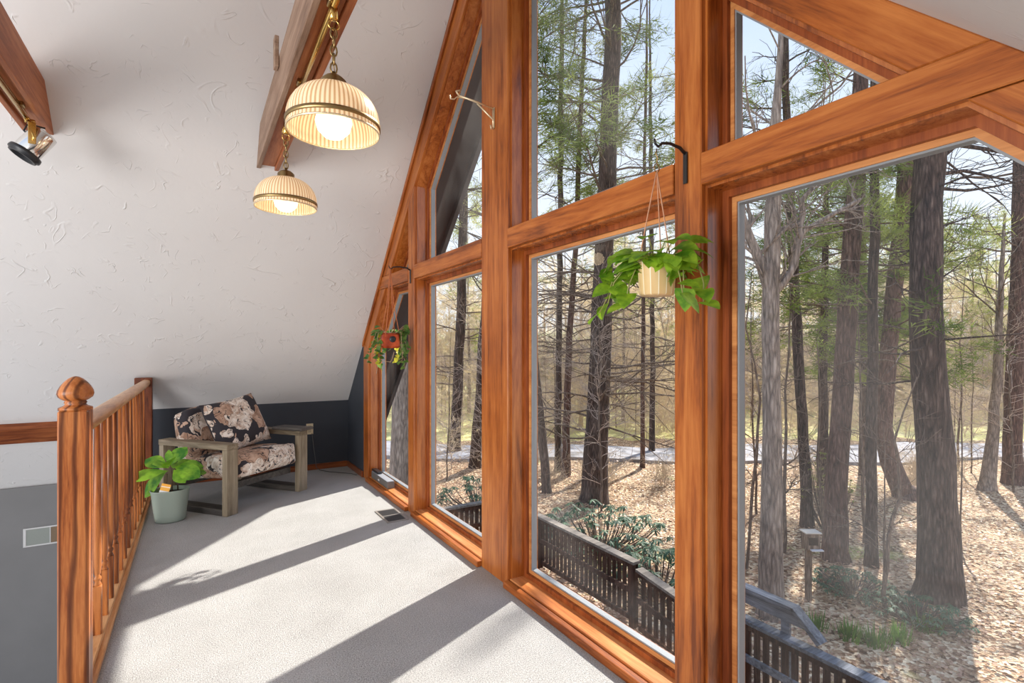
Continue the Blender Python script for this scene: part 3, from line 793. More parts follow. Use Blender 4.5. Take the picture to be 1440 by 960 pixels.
for dirs, nl in ([[(-.07,.06,.0),(-.02,.05,-.06),(-.01,.02,-.07)], 7], [[(-.06,.08,.0),(-.01,.06,-.05),(0,.03,-.06),(-.01,.03,-.05)], 7],
                 [[(-.06,.03,-.01),(-.03,.01,-.07),(-.01,.0,-.06)], 5], [[(.0,-.07,.01),(-.01,-.05,-.04),(-.02,-.02,-.07)], 5], [[(-.04,-.07,.02),(-.02,-.06,-.02),(-.01,-.03,-.07),(0,-.01,-.05)], 6], [[(.03,-.08,.01),(.02,-.05,-.03),(0,-.02,-.06),(0,-.0,-.06)], 6], [[(-.05,.09,.03),(-.02,.05,-.01),(-.01,.04,-.04)], 6]):
    vine(ms, ml, (0,0,.11), dirs, nl, .075, .062, r1, 1.0, .45)
ms.build('stem', simple('pothos_stem', (.30,.30,.09), .5), e); ml.build('leaves', POTH, e)

pp = Vector((XW-.168, 4.006, 1.315))
e = empty('hanging_ivy', pp, 'trailing ivy in a red square pot hanging in the far left window', 'plant')
redp = NT('red_glaze'); redp.base(redp.ramp(redp.noise(redp.coord(), 14, 3).outputs['Fac'], [(.35,(.22,.02,.008)),(.65,(.50,.085,.02))])); redp.set(Roughness=.15)
Mz = Matrix.Rotation(math.radians(-12), 3, 'Z')
m = MB(); m.box(-.07,.07,-.07,.07,0,.115,.012); po = m.build('pot', redp.m, e); po.rotation_euler = (0,0,math.radians(-14))
m = MB(); rx = Matrix.Rotation(PI/2, 3, 'X'); m.lathe([(0,.0),(.024,.0),(.024,.004),(.012,.006),(0,.006)], (.012,-.0702,.068), 20, True, rx); m.build('medallion', BLKPL, po)
m = MB(); ztop = 1.945-pp.z
for a in (.785, 2.36, 3.93, 5.5):
    m.tube([(.08*math.cos(a), .08*math.sin(a), .09), (.03*math.cos(a), .03*math.sin(a), .34), (0, 0, ztop)], .003, 5)
m.build('cord', simple('orange_strap', (.50,.16,.06), .7), e)
ms = MB(); ml = MB(); my = MB(); r2 = random.Random(11)
for k in range(40):
    a = r2.uniform(-1.87+.85, -1.87+2*PI-.85); b = Vector((.05*math.cos(a), .05*math.sin(a), .12)); tip = b+Vector((math.cos(a), math.sin(a), r2.uniform(0,.8)))*r2.uniform(.02,.07)
    ms.tube([b, tip], .0015, 4); leaf(ml, tip, (math.cos(a), math.sin(a), -.3), (-.4,-.5,1), .045, .042, .4, .2, .15, 5)
for k in range(13):
    a = -1.87+.9+k/12*(2*PI-1.8)+r2.uniform(-.1,.1); c_, s_ = math.cos(a), math.sin(a)
    n_ = r2.choice((3,4,5,6)); dirs = [(c_*.06, s_*.06, .0)]+[(c_*r2.uniform(-.01,.02), s_*r2.uniform(-.01,.02), -.045) for _ in range(n_)]
    vine(ms, my if k in (5, 9) else ml, (c_*.05, s_*.05, .12), dirs, n_*2, .042, .042, r2, 1, .4)
ms.tube([(-.04,.05,.05),(-.08,.10,-.02),(-.04,.10,-.10),(.02,.06,-.11),(.0,-.05,-.08),(.0,-.09,-.03)], .0025, 5)
ms.tube([(-.05,.06,.05),(-.09,.14,-.0),(-.06,.13,-.14),(-.08,.10,-.2)], .0022, 5)
ms.build('stem', simple('dry_stem', (.42,.27,.16), .7), e); ml.build('leaves', IVY, e); my.build('leaves', IVYY, e)

# ------------------------------------------------------------------ outside: ground
GZ = -3.3
cy, sy_ = .857, .515
def hgt(x, y):
    d = y*cy+x*sy_
    h = GZ+.10*math.sin(x*.55+1)*math.sin(y*.45)+.05*math.sin(x*1.7+y*1.3)
    if d > 38: h += min(1, (d-38)/22)**1.2*3.3
    if d > 55: h += (d-55)*.10
    return h
m = MB(); nx = 90
XS = [1.7+118*(i/nx)**1.6 for i in range(nx+1)]; YS = [-40+130*(j/nx) for j in range(nx+1)]
def yw(j): 
    t = j/nx*2-1; return 8+ (abs(t)**1.5)*(85 if t > 0 else -50)*(1)
YS = [yw(j) for j in range(nx+1)]
vs = [(x, y, hgt(x, y)) for x in XS for y in YS]
fs = [(i*(nx+1)+j, (i+1)*(nx+1)+j, (i+1)*(nx+1)+j+1, i*(nx+1)+j+1) for i in range(nx) for j in range(nx)]
m.add(vs, fs, True)
gd = m.build('ground', GRND); gd['kind'] = 'structure'
gd.data.materials.append(hill_mat()); gd.data.materials.append(lawn_mat())
for p in gd.data.polygons:
    c = p.center; d = c.y*cy+c.x*sy_
    if d > 44: p.material_index = 1
    elif d > 27: p.material_index = 2
# road
m = MB(); pts = []
for k in range(41):
    t = (k-20)*2.4
    cx_, cy_ = 19.7-.857*t*.97, 15.0+.515*t*.97+abs(t)**1.6*.012
    pts.append((cx_, cy_))
for k in range(40):
    (x0, y0), (x1, y1) = pts[k], pts[k+1]
    n_ = Vector((.515, .857))
    q = [(x0-n_.x*1.7, y0-n_.y*1.7), (x1-n_.x*1.7, y1-n_.y*1.7), (x1+n_.x*1.7, y1+n_.y*1.7), (x0+n_.x*1.7, y0+n_.y*1.7)]
    m.add([(a, b, hgt(a, b)+.12) for a, b in q]+[(a, b, hgt(a, b)-.2) for a, b in q], [(0,1,2,3),(0,4,5,1),(3,2,6,7)])
o = m.build('road', road_mat()); o['kind'] = 'structure'
# fallen leaves near the house
m = MB(); rl = random.Random(5)
for k in range(24000):
    x = 6+ (rl.random()**1.4)*16; y = rl.uniform(-2, 20)
    d = y*cy+x*sy_; rr = x*cy-y*sy_
    if abs(rr/d) > 1.1: continue
    s_ = rl.uniform(.022, .05); a = rl.uniform(0, 2*PI); z = hgt(x, y)+.01
    u = Vector((math.cos(a), math.sin(a), rl.uniform(-.4,.5)))*s_; v = Vector((-math.sin(a), math.cos(a), rl.uniform(-.4,.5)))*s_*.7
    c = Vector((x, y, z+.02))
    m.add([tuple(c-u), tuple(c+v*.9), tuple(c+u), tuple(c-v)], [(0,1,2,3)])
o = m.build('fallen_leaves', LITT); tag(o, 'tan fallen leaves scattered over the woodland floor', 'leaves', kind='stuff')

# ------------------------------------------------------------------ deck
DX = 5.72
e = empty('deck', (3.7, 4.5, -2.9), 'dark stained wooden deck below the windows', 'deck')
m = MB()
for k in range(27):
    x = -1.95+k*.145
    m.box(x, x+.138, -8.5, 5.5, -.03, 0)
m.build('floor_boards', DECKF, e)
for x in (-1.8, 0, 1.85):
    for y in (-6, -2, 2, 5.3): m = MB(); m.box(x-.07, x+.07, y-.07, y+.07, -.6, -.03); m.build('support_post', DECKW, e)
def rail_run(p0, p1, z0, z1, label, posts, grey=False, name='deck_railing', two=False, pk=.115):
    """railing from p0 to p1, top height z0->z1"""
    p0 = Vector(p0); p1 = Vector(p1); d = p1-p0; L = d.length; ang = math.atan2(d.y, d.x)
    e = empty(name, (p0.x, p0.y, -2.9), label, 'railing', ang)
    zt = lambda t: (z0+(z1-z0)*t/L)+2.9
    def rail(y0, y1, dz0, dz1, nm, mat):
        m = MB(); m.add([(0,y0,zt(0)+dz0),(0,y1,zt(0)+dz0),(0,y1,zt(0)+dz1),(0,y0,zt(0)+dz1),(L,y0,zt(L)+dz0),(L,y1,zt(L)+dz0),(L,y1,zt(L)+dz1),(L,y0,zt(L)+dz1)],
              [(0,3,2,1),(4,5,6,7),(0,1,5,4),(3,7,6,2),(1,2,6,5),(0,4,7,3)]); m.build(nm, mat, e)
    cap = DECKG if grey else DECKC
    rail(-.075, .075, -.04, 0, 'cap_rail', cap)
    rail(-.02, .02, -.13, -.04, 'top_rail', DECKW); rail(-.055, -.02, -.50, -.42, 'middle_rail', DECKG if grey else DECKW); rail(-.02, .02, -.93, -.85, 'bottom_rail', DECKW)
    n = int(L/pk)
    for k in range(n):
        t = (k+.5)*L/n; w = pk*.33
        m = MB(); zz = zt(t); m.box(t-w, t+w, .02, .038, zz-.96, zz-.05); m.build('picket', DECKW, e)
    for t in posts:
        m = MB(); m.box(t-.05, t+.05, -.07, .03, 0, zt(t)-.04); m.build('post', DECKW, e)
    return e
rail_run((DX, 9.75, 0), (DX, 5.85, 0), -1.9, -1.9, 'brown deck railing with flat cap seen through centre window', (1.3, 3.85))
rail_run((2.2, 9.85, 0), (DX, 9.85, 0), -1.9, -1.9, 'far end deck railing seen low in the narrow left window', (0.1, 3.4))
rail_run((DX, 5.80, 0), (DX, 4.55, 0), -1.98, -2.16, 'short lower deck railing dropping past the corner post', (1.2,))
rail_run((DX-.02, 4.5, 0), (DX-.02, -1.5, 0), -1.93, -1.93, 'weathered grey deck railing low in the right window', (.08, 2.3, 4.4), grey=True)
m = MB(); m.prismX([(3.35, -1.80), (4.5, -1.80), (4.5, -1.64), (3.47, -1.64)], DX+.06, DX+.10); m.prismX([(3.44, -1.645), (4.5, -1.645), (4.5, -1.60), (3.44, -1.60)], DX+.02, DX+.16)
m.prismX([(3.47,-1.62),(3.44,-1.60),(3.13,-1.86),(3.17,-1.90)], DX+.02, DX+.16)
m.box(DX+.06, DX+.10, 4.3, 4.4, -2.9, -1.8); m.box(DX+.06, DX+.10, 3.5, 3.6, -2.9, -1.8)
tag(m.build('bench_back', DECKG), 'raised grey board with a slanted end above the deck railing', 'bench back')

# ------------------------------------------------------------------ trees
ORG = [Vector((0,0,0))]
SD = Vector((.915*math.cos(math.radians(41)), .404*math.cos(math.radians(41)), math.sin(math.radians(41))))
def inbeam(p):
    q = ORG[0]+p; t = (q.x-1.5)/SD.x; y = q.y-t*SD.y; z = q.z-t*SD.z
    return q.x > 2 and .6 < y < 6.0 and -.5 < z < 4.8
def grow(m, p, d, L, r, rnd, depth, segs=4, wig=.25, up=.1, tips=None, nchild=3, spread=.8, lr=.62, sides=5):
    p = Vector(p); d = Vector(d).normalized(); pts = [p.copy()]; rs = [r]
    if inbeam(p+d*L*.6) and rnd.random() < (.72 if depth else .62): return
    for i in range(segs):
        d = (d+Vector((rnd.gauss(0,wig), rnd.gauss(0,wig), rnd.gauss(0,wig)+up))*.5).normalized()
        p = p+d*(L/segs); pts.append(p.copy()); rs.append(r*(1-.75*(i+1)/segs)+.002)
    m.tube(pts, rs, max(3, sides-depth if sides > 3 else 3), cap=False)
    if tips is not None and depth >= 1:
        for q in pts[1:]: tips.append((q.copy(), d.copy()))
    if depth >= grow.maxd: return
    for k in range(nchild):
        t = rnd.uniform(.25, .98)*segs; i = int(t); q = pts[i].lerp(pts[min(i+1, segs)], t-i)
        a = d.orthogonal().normalized(); a.rotate(Matrix.Rotation(rnd.uniform(0, 2*PI), 3, d))
        nd = (d+a*spread*rnd.uniform(.6, 1.3)).normalized()
        grow(m, q, nd, L*lr*rnd.uniform(.7, 1.2), rs[i]*.55+.001, rnd, depth+1, segs, wig, up, tips, nchild, spread, lr, sides)
grow.maxd = 2
def tuft(m, p, d, rnd, s=.35, n=9):
    for k in range(n):
        v = (Vector(d)*.7+Vector((rnd.gauss(0,1), rnd.gauss(0,1), rnd.gauss(.1,.8)))*.7).normalized()*s*rnd.uniform(.6, 1.2)
        w = v.orthogonal().normalized()*s*.055
        q = Vector(p)+Vector((rnd.gauss(0,s*.35), rnd.gauss(0,s*.35), rnd.gauss(0,s*.25)))
        m.add([tuple(q-w), tuple(q+w), tuple(q+v)], [(0,1,2)])
def trunk(path, radii, name, mat, e, n=14, seed=0):
    """path relative"""
    m = MB(); rnd = random.Random(seed)
    # subdivide
    pts = []; rs = []
    for i in range(len(path)-1):
        a = Vector(path[i]); b = Vector(path[i+1]); k = max(2, int((b-a).length/.6))
        for j in range(k):
            t = j/k; pts.append(a.lerp(b, t)+Vector((rnd.gauss(0,.012), rnd.gauss(0,.012), 0))); rs.append((radii[i]*(1-t)+radii[i+1]*t)*rnd.uniform(.97,1.03))
    pts.append(Vector(path[-1])); rs.append(radii[-1])
    m.tube(pts, rs, n, cap=False); return m.build('trunk', mat, e), pts, rs
NEAR = 'large trees close behind the deck'
def tree(x, y, path, radii, label, mat, seed, branches=None, foliage=None, bmat=None, flare=1.5, cat='tree', name='tree', group=None, limbs=None):
    """path: list of (dx,dy,z above ground)"""
    z = hgt(x, y); ORG[0] = Vector((x, y, z)) if abs(x)+abs(y) > .1 else Vector((-50,0,0))
    e = empty(name, (x, y, z), label, cat, group=group)
    p = [(0,0,-.2), (path[0][0]*.1, path[0][1]*.1, .25)]+[tuple(q) for q in path]
    rr = [radii[0]*flare, radii[0]*(1+(flare-1)*.35)]+list(radii)
    _, pts, rs = trunk(p, rr, 'trunk', mat, e, seed=seed)
    rnd = random.Random(seed)
    for (lp, r0, r1_) in (limbs or []):
        m = MB(); k_ = len(lp); q_ = [Vector(a) for a in lp]; m.tube(q_, [r0+(r1_-r0)*i/(k_-1) for i in range(k_)], 8, cap=False)
        rl_ = random.Random(seed+5); grow.maxd = 1
        for i in range(1, k_):
            for j in range(3):
                dd = (q_[i]-q_[i-1]).normalized()+Vector((rl_.gauss(0,.7), rl_.gauss(0,.7), rl_.gauss(.2,.5)))
                grow(m, q_[i-1].lerp(q_[i], rl_.random()), dd, rl_.uniform(.5,1.1), r1_*.6, rl_, 0, 4, .3, .05, None, 3, .8, .5)
        m.build('limb', mat, e)
    if branches:
        m = MB(); tips = []; 
        for (z0, z1, n, L, upz, dep, nch, wig) in branches:
            grow.maxd = dep
            for k in range(n):
                zz = rnd.uniform(z0, z1)
                i = min(range(len(pts)), key=lambda q: abs(pts[q].z-zz))
                a = rnd.uniform(0, 2*PI); l = L*rnd.uniform(.5, 1.2)
                grow(m, pts[i]+Vector((0,0,rnd.uniform(-.3,.3))), (math.cos(a), math.sin(a), upz+rnd.gauss(0,.12)), l, min(rs[i]*.3, .009+l*.008), rnd, 0, 5, wig, 0.02, tips if foliage else None, nch, .75, .5)
        m.build('branches', bmat or mat, e)
        if foliage:
            z0, z1, dens, s, fm = foliage
            f = MB()
            for q, d in tips:
                if inbeam(q) and rnd.random() < .93: continue
                if z0 < q.z < z1 and rnd.random() < dens: tuft(f, q, d, rnd, s, 8)
            f.build('foliage', fm, e)
    return e
F_ = 740.
def at(px, d):
    r = (px-720)/F_*d
    return (d*sy_+r*cy, d*cy-r*sy_)
def lean(px_list, d, x0, y0, gz=GZ):
    """list of (px, py) at depth d -> relative path"""
    out = []
    for px, py in px_list:
        X, Y = at(px, d); Z = 1.3-(py-492)/F_*d
        out.append((X-x0, Y-y0, Z-gz))
    return out
def T(px, d, prof, radii, label, mat, seed, **kw):
    x, y = at(px, d)
    if 'limbs' in kw: kw['limbs'] = [(lean(lp, d, x, y, hgt(x, y)), a, b) for lp, a, b in kw['limbs']]
    return tree(x, y, lean(prof, d, x, y, hgt(x, y)), radii, label, mat, seed, **kw)
# T1 massive trunk right
T(1321, 9.64, [(1321,760),(1316,640),(1306,520),(1303,430),(1303,330),(1307,230),(1310,100),(1312,-200),(1313,-700)], [.32,.285,.262,.252,.245,.24,.235,.21,.15],
  'massive rough barked trunk, thickest tree in the right window', BARKD, 21, branches=[(4.0,9.5,14,1.7,.05,1,3,.3),(9,14,12,3,.2,2,3,.3)], flare=1.35,
  limbs=[([(1322,208),(1350,204),(1390,210),(1430,218),(1460,222)],.05,.02), ([(1322,245),(1355,240),(1395,248),(1432,258)],.04,.012), ([(1322,265),(1360,268),(1400,262),(1445,252)],.032,.01), ([(1324,222),(1345,205),(1370,190),(1390,182)],.04,.015), ([(1324,318),(1350,310),(1375,300)],.02,.006), ([(1318,395),(1340,380),(1360,362)],.02,.005)])
# T2 central pine
T(836, 15.98, [(838,640),(842,560),(846,450),(850,350),(856,200),(862,60),(866,-200),(868,-600)], [.36,.33,.31,.29,.27,.25,.19,.09],
  'tall dark pine with spiky dead side branches in the centre window', BARKD, 33, flare=1.4,
  branches=[(2.4,7.5,58,3.0,-.05,1,4,.22),(8.5,20,60,3.6,.22,2,4,.25)], foliage=(9.0,24,.8,.40,PINE), bmat=TWIG)
# T3 forked
T(1085, 9.13, [(1086,740),(1086,600),(1084,500),(1085,400),(1087,300),(1088,240),(1093,120),(1099,0)], [.175,.155,.145,.138,.13,.115,.06,.03],
  'pale grey barked tree with a fork, at left edge of right window', BARKG, 44, branches=[(5.5,11,12,2.0,.5,2,3,.3)], flare=1.7,
  limbs=[([(1083,410),(1070,370),(1055,335),(1042,300),(1036,270)],.10,.055), ([(1086,412),(1102,398),(1118,372),(1122,345),(1130,325),(1165,305),(1210,280)],.08,.03), ([(1112,382),(1130,300),(1128,280),(1150,255),(1165,240)],.05,.02), ([(1090,340),(1100,322),(1130,312)],.05,.03)])
x3, y3 = at(1085, 9.13); e3 = bpy.data.objects['tree'] if False else None
def limb(px, d, path, rad, label, mat, seed, parent):
    pass
# T4 leaning pine behind
T(1175, 11.42, [(1176,700),(1182,600),(1188,500),(1193,420),(1200,320),(1206,230),(1212,60),(1216,-20)], [.215,.20,.19,.185,.175,.165,.13,.05],
  'dark brown pine leaning right beside the bird feeder', BARKR, 55, branches=[(6.2,13,30,1.9,.1,2,3,.25)], foliage=(6.0,16,.5,.26,PINE), bmat=TWIG)
# T5 slim
T(1226, 11.05, [(1226,700),(1226,560),(1228,440),(1229,330),(1230,240),(1231,50),(1232,-10)], [.105,.10,.095,.09,.085,.07,.04],
  'slim straight dark tree left of the massive trunk', BARKD, 66, branches=[(4.2,9.5,26,1.7,.02,2,3,.25)], foliage=(4.8,9.5,.42,.25,PINE), bmat=TWIG)
# T6
T(1135, 13.73, [(1134,700),(1130,620),(1124,520),(1118,420),(1114,330),(1110,240),(1104,50),(1102,-10)], [.14,.13,.125,.12,.11,.10,.08,.04],
  'thin tree leaning left just behind the pale forked tree', BARKD, 77, branches=[(6,13,16,2.2,.35,2,3,.3)])
T(1275, 16.4, [(1270,690),(1252,650),(1243,600),(1248,520),(1256,420),(1268,330),(1276,230),(1280,50),(1282,-200)], [.30,.27,.24,.22,.22,.24,.24,.2,.1],
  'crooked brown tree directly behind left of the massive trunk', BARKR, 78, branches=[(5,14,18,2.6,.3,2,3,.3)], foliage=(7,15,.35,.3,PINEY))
T(1388, 17.2, [(1392,660),(1398,600),(1402,520),(1406,450),(1410,380),(1414,300)], [.20,.15,.12,.10,.07,.03],
  'small crooked tree with upswept twiggy crown at far right', BARKG, 88, branches=[(4.6,8.0,14,2.0,1.0,2,4,.2)], bmat=TWIG)
T(1426, 18.1, [(1424,640),(1426,560),(1430,450),(1434,350),(1436,230),(1438,0),(1440,-200)], [.27,.25,.23,.21,.20,.17,.1],
  'reddish trunk at the right edge of the photo', BARKR, 89, branches=[(7,13,22,3.4,.05,2,3,.3)], bmat=TWIG)
T(640, 23.8, [(642,580),(646,500),(650,400),(652,300),(652,200),(652,60),(652,-100)], [.24,.23,.22,.20,.19,.17,.1],
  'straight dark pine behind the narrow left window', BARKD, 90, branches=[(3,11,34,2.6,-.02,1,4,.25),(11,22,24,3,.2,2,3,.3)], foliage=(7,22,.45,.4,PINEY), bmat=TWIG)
T(668, 20.5, [(672,600),(676,540),(679,480),(683,420),(690,340),(698,200),(705,0)], [.20,.18,.17,.15,.14,.11,.06],
  'leaning tree half hidden behind the broad centre post', BARKD, 91, branches=[(5,14,18,2.6,.3,2,3,.3)])
T(567, 15.0, [(566,640),(566,560),(567,480),(568,400),(570,300),(571,100),(572,-100)], [.34,.29,.27,.26,.25,.2,.1],
  'broad pale grey trunk behind the far left window', BARKG, 92, branches=[(9,14,10,2,.3,1,3,.3)], flare=1.2)
T(785, 19.5, [(785,600),(786,500),(787,400),(788,300),(789,200),(790,50),(792,-100)], [.12,.11,.105,.10,.095,.08,.04],
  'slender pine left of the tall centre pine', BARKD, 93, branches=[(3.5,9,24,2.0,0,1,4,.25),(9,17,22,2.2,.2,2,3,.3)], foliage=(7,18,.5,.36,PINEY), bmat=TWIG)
T(796, 19.0, [(797,600),(800,500),(806,400),(810,330),(815,200),(822,50),(830,-100)], [.14,.12,.10,.095,.09,.07,.03],
  'thin red brown sapling standing close beside the slender pine', BARKR, 94, branches=[(4,14,20,2.2,.4,2,3,.3)], bmat=TWIG)
T(904, 20.5, [(904,600),(904,520),(905,440),(906,360),(907,250),(909,100),(910,0)], [.085,.08,.075,.07,.065,.05,.03],
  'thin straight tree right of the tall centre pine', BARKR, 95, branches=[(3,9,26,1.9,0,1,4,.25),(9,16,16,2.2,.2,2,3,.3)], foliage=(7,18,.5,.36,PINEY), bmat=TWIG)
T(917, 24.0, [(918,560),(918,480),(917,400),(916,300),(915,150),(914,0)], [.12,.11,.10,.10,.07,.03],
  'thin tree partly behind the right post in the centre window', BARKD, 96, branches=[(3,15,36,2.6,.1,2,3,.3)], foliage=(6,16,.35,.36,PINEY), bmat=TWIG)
# pine crowns that fill the green patch between the trunks
T(1158, 17.5, [(1158,600),(1158,500),(1160,400),(1162,300),(1164,200)], [.15,.13,.11,.08,.03],
  'bushy green evergreen between the slim trunks in the right window', BARKD, 101, branches=[(4.5,11.5,60,2.4,.0,2,3,.25)], foliage=(4.3,13,.8,.30,PINE), bmat=TWIG)
T(1215, 19.5, [(1215,600),(1215,500),(1215,400),(1214,300),(1214,250)], [.15,.13,.11,.08,.03],
  'dark evergreen in shade left of the massive trunk', BARKD, 102, branches=[(3.8,10.5,56,2.4,-.1,2,3,.25)], foliage=(3.6,12,.8,.30,PINE), bmat=TWIG)
T(770, 17.0, [(752,500),(740,380),(725,250),(724,100),(722,-50)], [.13,.12,.11,.10,.05],
  'slanting leafless tree at left edge of the centre window', BARKD, 103, branches=[(6,16,20,2.8,.5,2,3,.3)])
# saplings
def sapling(px, d, prof, r0, label, seed, dens=16, mat=None):
    x, y = at(px, d)
    return T(px, d, prof, [r0*(1-.75*i/(len(prof)-1)) for i in range(len(prof))], label, mat or TWIG, seed, branches=[(1.2,4.5,dens,.9,.5,1,4,.3)], flare=1.1, name='sapling')
sapling(1245, 9.2, [(1244,830),(1248,760),(1264,700),(1266,650),(1256,620),(1270,580),(1290,530)], .035, 'curving bare sapling in front of the massive trunk', 111, 10)
sapling(1243, 9.25, [(1243,830),(1244,760),(1246,680),(1243,600)], .022, 'thin straight stem crossing the curving sapling', 112, 8)
sapling(1215, 12.5, [(1214,700),(1212,600),(1209,480),(1206,400)], .035, 'thin bare sapling left of the slim straight tree', 113, 18)
sapling(1104, 12.0, [(1103,700),(1104,600),(1108,500),(1112,400)], .04, 'thin bare sapling right of the pale forked tree', 114, 18)
sapling(1050, 11.0, [(1062,640),(1070,560),(1050,460),(1058,380)], .03, 'crooked thin sapling near the window post', 115, 14)
sapling(1352, 12.0, [(1352,700),(1353,600),(1352,540)], .018, 'leafy twig stem right of the massive trunk', 116, 10)
sapling(1160, 13.0, [(1150,650),(1154,560),(1148,470)], .03, 'thin shaded sapling by the leaning pine', 117, 18)
# background woods: prototypes and copies
def copy_tree(o, loc, rz, s, label=None):
    c = o.copy(); C.objects.link(c); c.location = loc; c.rotation_euler = (0,0,rz); c.scale = (s,s,s)
    for ch_ in o.children:
        k = ch_.copy(); C.objects.link(k); k.parent = c
    if label: c['label'] = label
    return c
protos = []
GB = 'trees of the distant woods'
labs = ['distant leafless tree with pale sunlit twigs in the woods', 'distant thin pine with yellow green needles in the woods', 'distant tangled bare tree among the far woods']
for k in range(3):
    H_ = [13, 15, 10][k]
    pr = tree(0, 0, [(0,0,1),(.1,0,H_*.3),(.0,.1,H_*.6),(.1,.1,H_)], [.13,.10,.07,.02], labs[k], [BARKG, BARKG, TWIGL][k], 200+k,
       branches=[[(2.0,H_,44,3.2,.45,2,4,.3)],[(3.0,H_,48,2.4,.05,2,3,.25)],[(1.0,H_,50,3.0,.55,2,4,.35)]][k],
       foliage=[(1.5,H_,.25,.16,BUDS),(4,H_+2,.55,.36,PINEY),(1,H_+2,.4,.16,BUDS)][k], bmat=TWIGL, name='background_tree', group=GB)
    protos.append(pr)
rb = random.Random(99); placed = []
spots = []
for k in range(400):
    px = rb.uniform(520, 1480); d = rb.uniform(31, 66)
    if any(abs(px-a)*1.0 < 10 and abs(d-b) < 6 for a, b in spots): continue
    spots.append((px, d))
    if len(spots) >= 56: break
for k, (px, d) in enumerate(spots):
    i = rb.choice((0,0,1,2,2)); x, y = at(px, d)
    # keep the sun path into the room clear
    if k < 3: i = k
    pr = protos[i]
    loc = (x, y, hgt(x, y)-.1); s = rb.uniform(.75, 1.1)
    if k < 3: pr.location = loc; pr.rotation_euler = (0,0,rb.uniform(0,6)); pr.scale = (s,s,s)
    else: copy_tree(pr, loc, rb.uniform(0, 6), s)
# shrub tangles along the road
shr = []
for k in range(2):
    e = empty('roadside_shrub', (0,0,0), ['tangled bare shrub with pale twigs near the road', 'low twiggy shrub with greenish buds near the road'][k], 'shrub', group='tangled shrubs near the road')
    ORG[0] = Vector((-50,0,0)); m = MB(); tips = []; rnd = random.Random(300+k); grow.maxd = 2
    for j in range(26):
        a = rnd.uniform(0, 2*PI); grow(m, (rnd.gauss(0,.5), rnd.gauss(0,.5), 0), (math.cos(a)*.5, math.sin(a)*.5, 1), rnd.uniform(1.2,2.6), .014, rnd, 0, 4, .35, .05, tips, 4, .8, .55, 4)
    m.build('twigs', [TWIGL, TWIGP][k], e); f = MB()
    for q, d in tips:
        if rnd.random() < .3: tuft(f, q, d, rnd, .10, 3)
    f.build('buds', [BUDS, PINEY][k], e); shr.append(e)
n0 = 0
for k in range(130):
    px = rb.uniform(520, 1480); d = (rb.uniform(17, 19) if k % 8 == 0 else rb.uniform(27, 40) if k % 4 == 0 else rb.uniform(40, 58)); x, y = at(px, d)
    loc = (x, y, hgt(x, y)-.05); pr = shr[k % 2]; s = rb.uniform(.6, 1.1)*(2.3 if d > 40 else 1.4 if d > 25 else .55)
    if k < 2: pr.location = loc; pr.scale = (s,s,s)
    else: copy_tree(pr, loc, rb.uniform(0,6), s)
# thin bare saplings scattered between road and deck
sap = tree(0, 0, [(0,0,1),(.1,.05,2.5),(.05,.1,4.5),(.2,.1,7.0)], [.035,.03,.02,.008], 'thin bare sapling with fine pale side twigs in the middle distance', TWIG, 700,
   branches=[(.8,6.8,40,1.5,.45,1,5,.35)], flare=1.1, bmat=TWIGP, name='sapling', group='thin saplings in the middle distance')
br = tree(0, 0, [(0,0,.6),(.2,.1,1.4),(.3,.2,2.4)], [.02,.014,.006], 'low sprawling twiggy bush in the middle distance', TWIGP, 701,
   branches=[(.1,2.2,46,1.7,.5,2,3,.35)], foliage=(.5,5,.10,.10,BUDS), flare=1.1, bmat=TWIGL, name='twiggy_bush', group='twiggy bushes in the middle distance')
first = {0: True, 1: True}
for k in range(110):
    q = 0 if k % 2 else 1
    px = rb.uniform(560, 1460); d = rb.uniform(15, 38) if q == 0 else rb.uniform(19.0, 40)
    if 21 < d < 25: d += 5
    x, y = at(px, d); pr = (sap, br)[q]; sc__ = rb.uniform(.6, 1.15)
    loc = (x, y, hgt(x, y)-.02)
    if first[q]: pr.location = loc; pr.scale = (sc__,)*3; first[q] = False
    else: copy_tree(pr, loc, rb.uniform(0, 6), sc__)
# rhododendron behind the deck
def rhodo(x, y, s, label, seed, mat=RHOD, n=90, hh=1.1, name='rhododendron', LL=.17, cat='shrub'):
    e = empty(name, (x, y, hgt(x, y)), label, cat); rnd = random.Random(seed)
    ms = MB(); ml = MB()
    for k in range(n):
        a = rnd.uniform(0, 2*PI); rr = s*math.sqrt(rnd.random()); h = hh*(1-.5*(rr/s)**2)*rnd.uniform(.6,1)
        p = Vector((math.cos(a)*rr, math.sin(a)*rr, h)); ms.tube([(p.x*.3, p.y*.3, 0), (p.x*.8, p.y*.8, h*.6), p], [.014,.01,.006], 4, cap=False)
        for j in range(8):
            b = j/8*2*PI+rnd.uniform(-.3,.3); leaf(ml, p, (math.cos(b), math.sin(b), rnd.uniform(-.5,.1)), (0,0,1), LL*rnd.uniform(.8,1.2), LL*.28, 0, .25, .2, 4)
    ms.build('stems', TWIG, e); ml.build('leaves', mat, e); return e
x, y = at(845, 11.8); rhodo(x, y, 1.5, 'long leaved evergreen shrub just behind the brown deck railing', 401, hh=1.15, n=110)
x, y = at(925, 9.7); rhodo(x, y, .75, 'smaller drooping evergreen shrub near the right post', 402, n=45, hh=1.15)
x, y = at(675, 15); rhodo(x, y, 1.2, 'pale evergreen shrub seen low in the narrow left window', 403, n=60)
x, y = at(1200, 9.9); rhodo(x, y, .75, 'low dark shrub in the shade left of the massive trunk', 404, n=90, hh=.42, LL=.09)
x, y = at(1290, 8.9); rhodo(x, y, .75, 'low dark shrub at the foot of the massive trunk', 405, n=90, hh=.42, LL=.09)
x, y = at(1165, 13.5); rhodo(x, y, .6, 'green leafed bush at the base of the leaning pine', 406, mat=PINEY, n=70, hh=2.2, LL=.10)
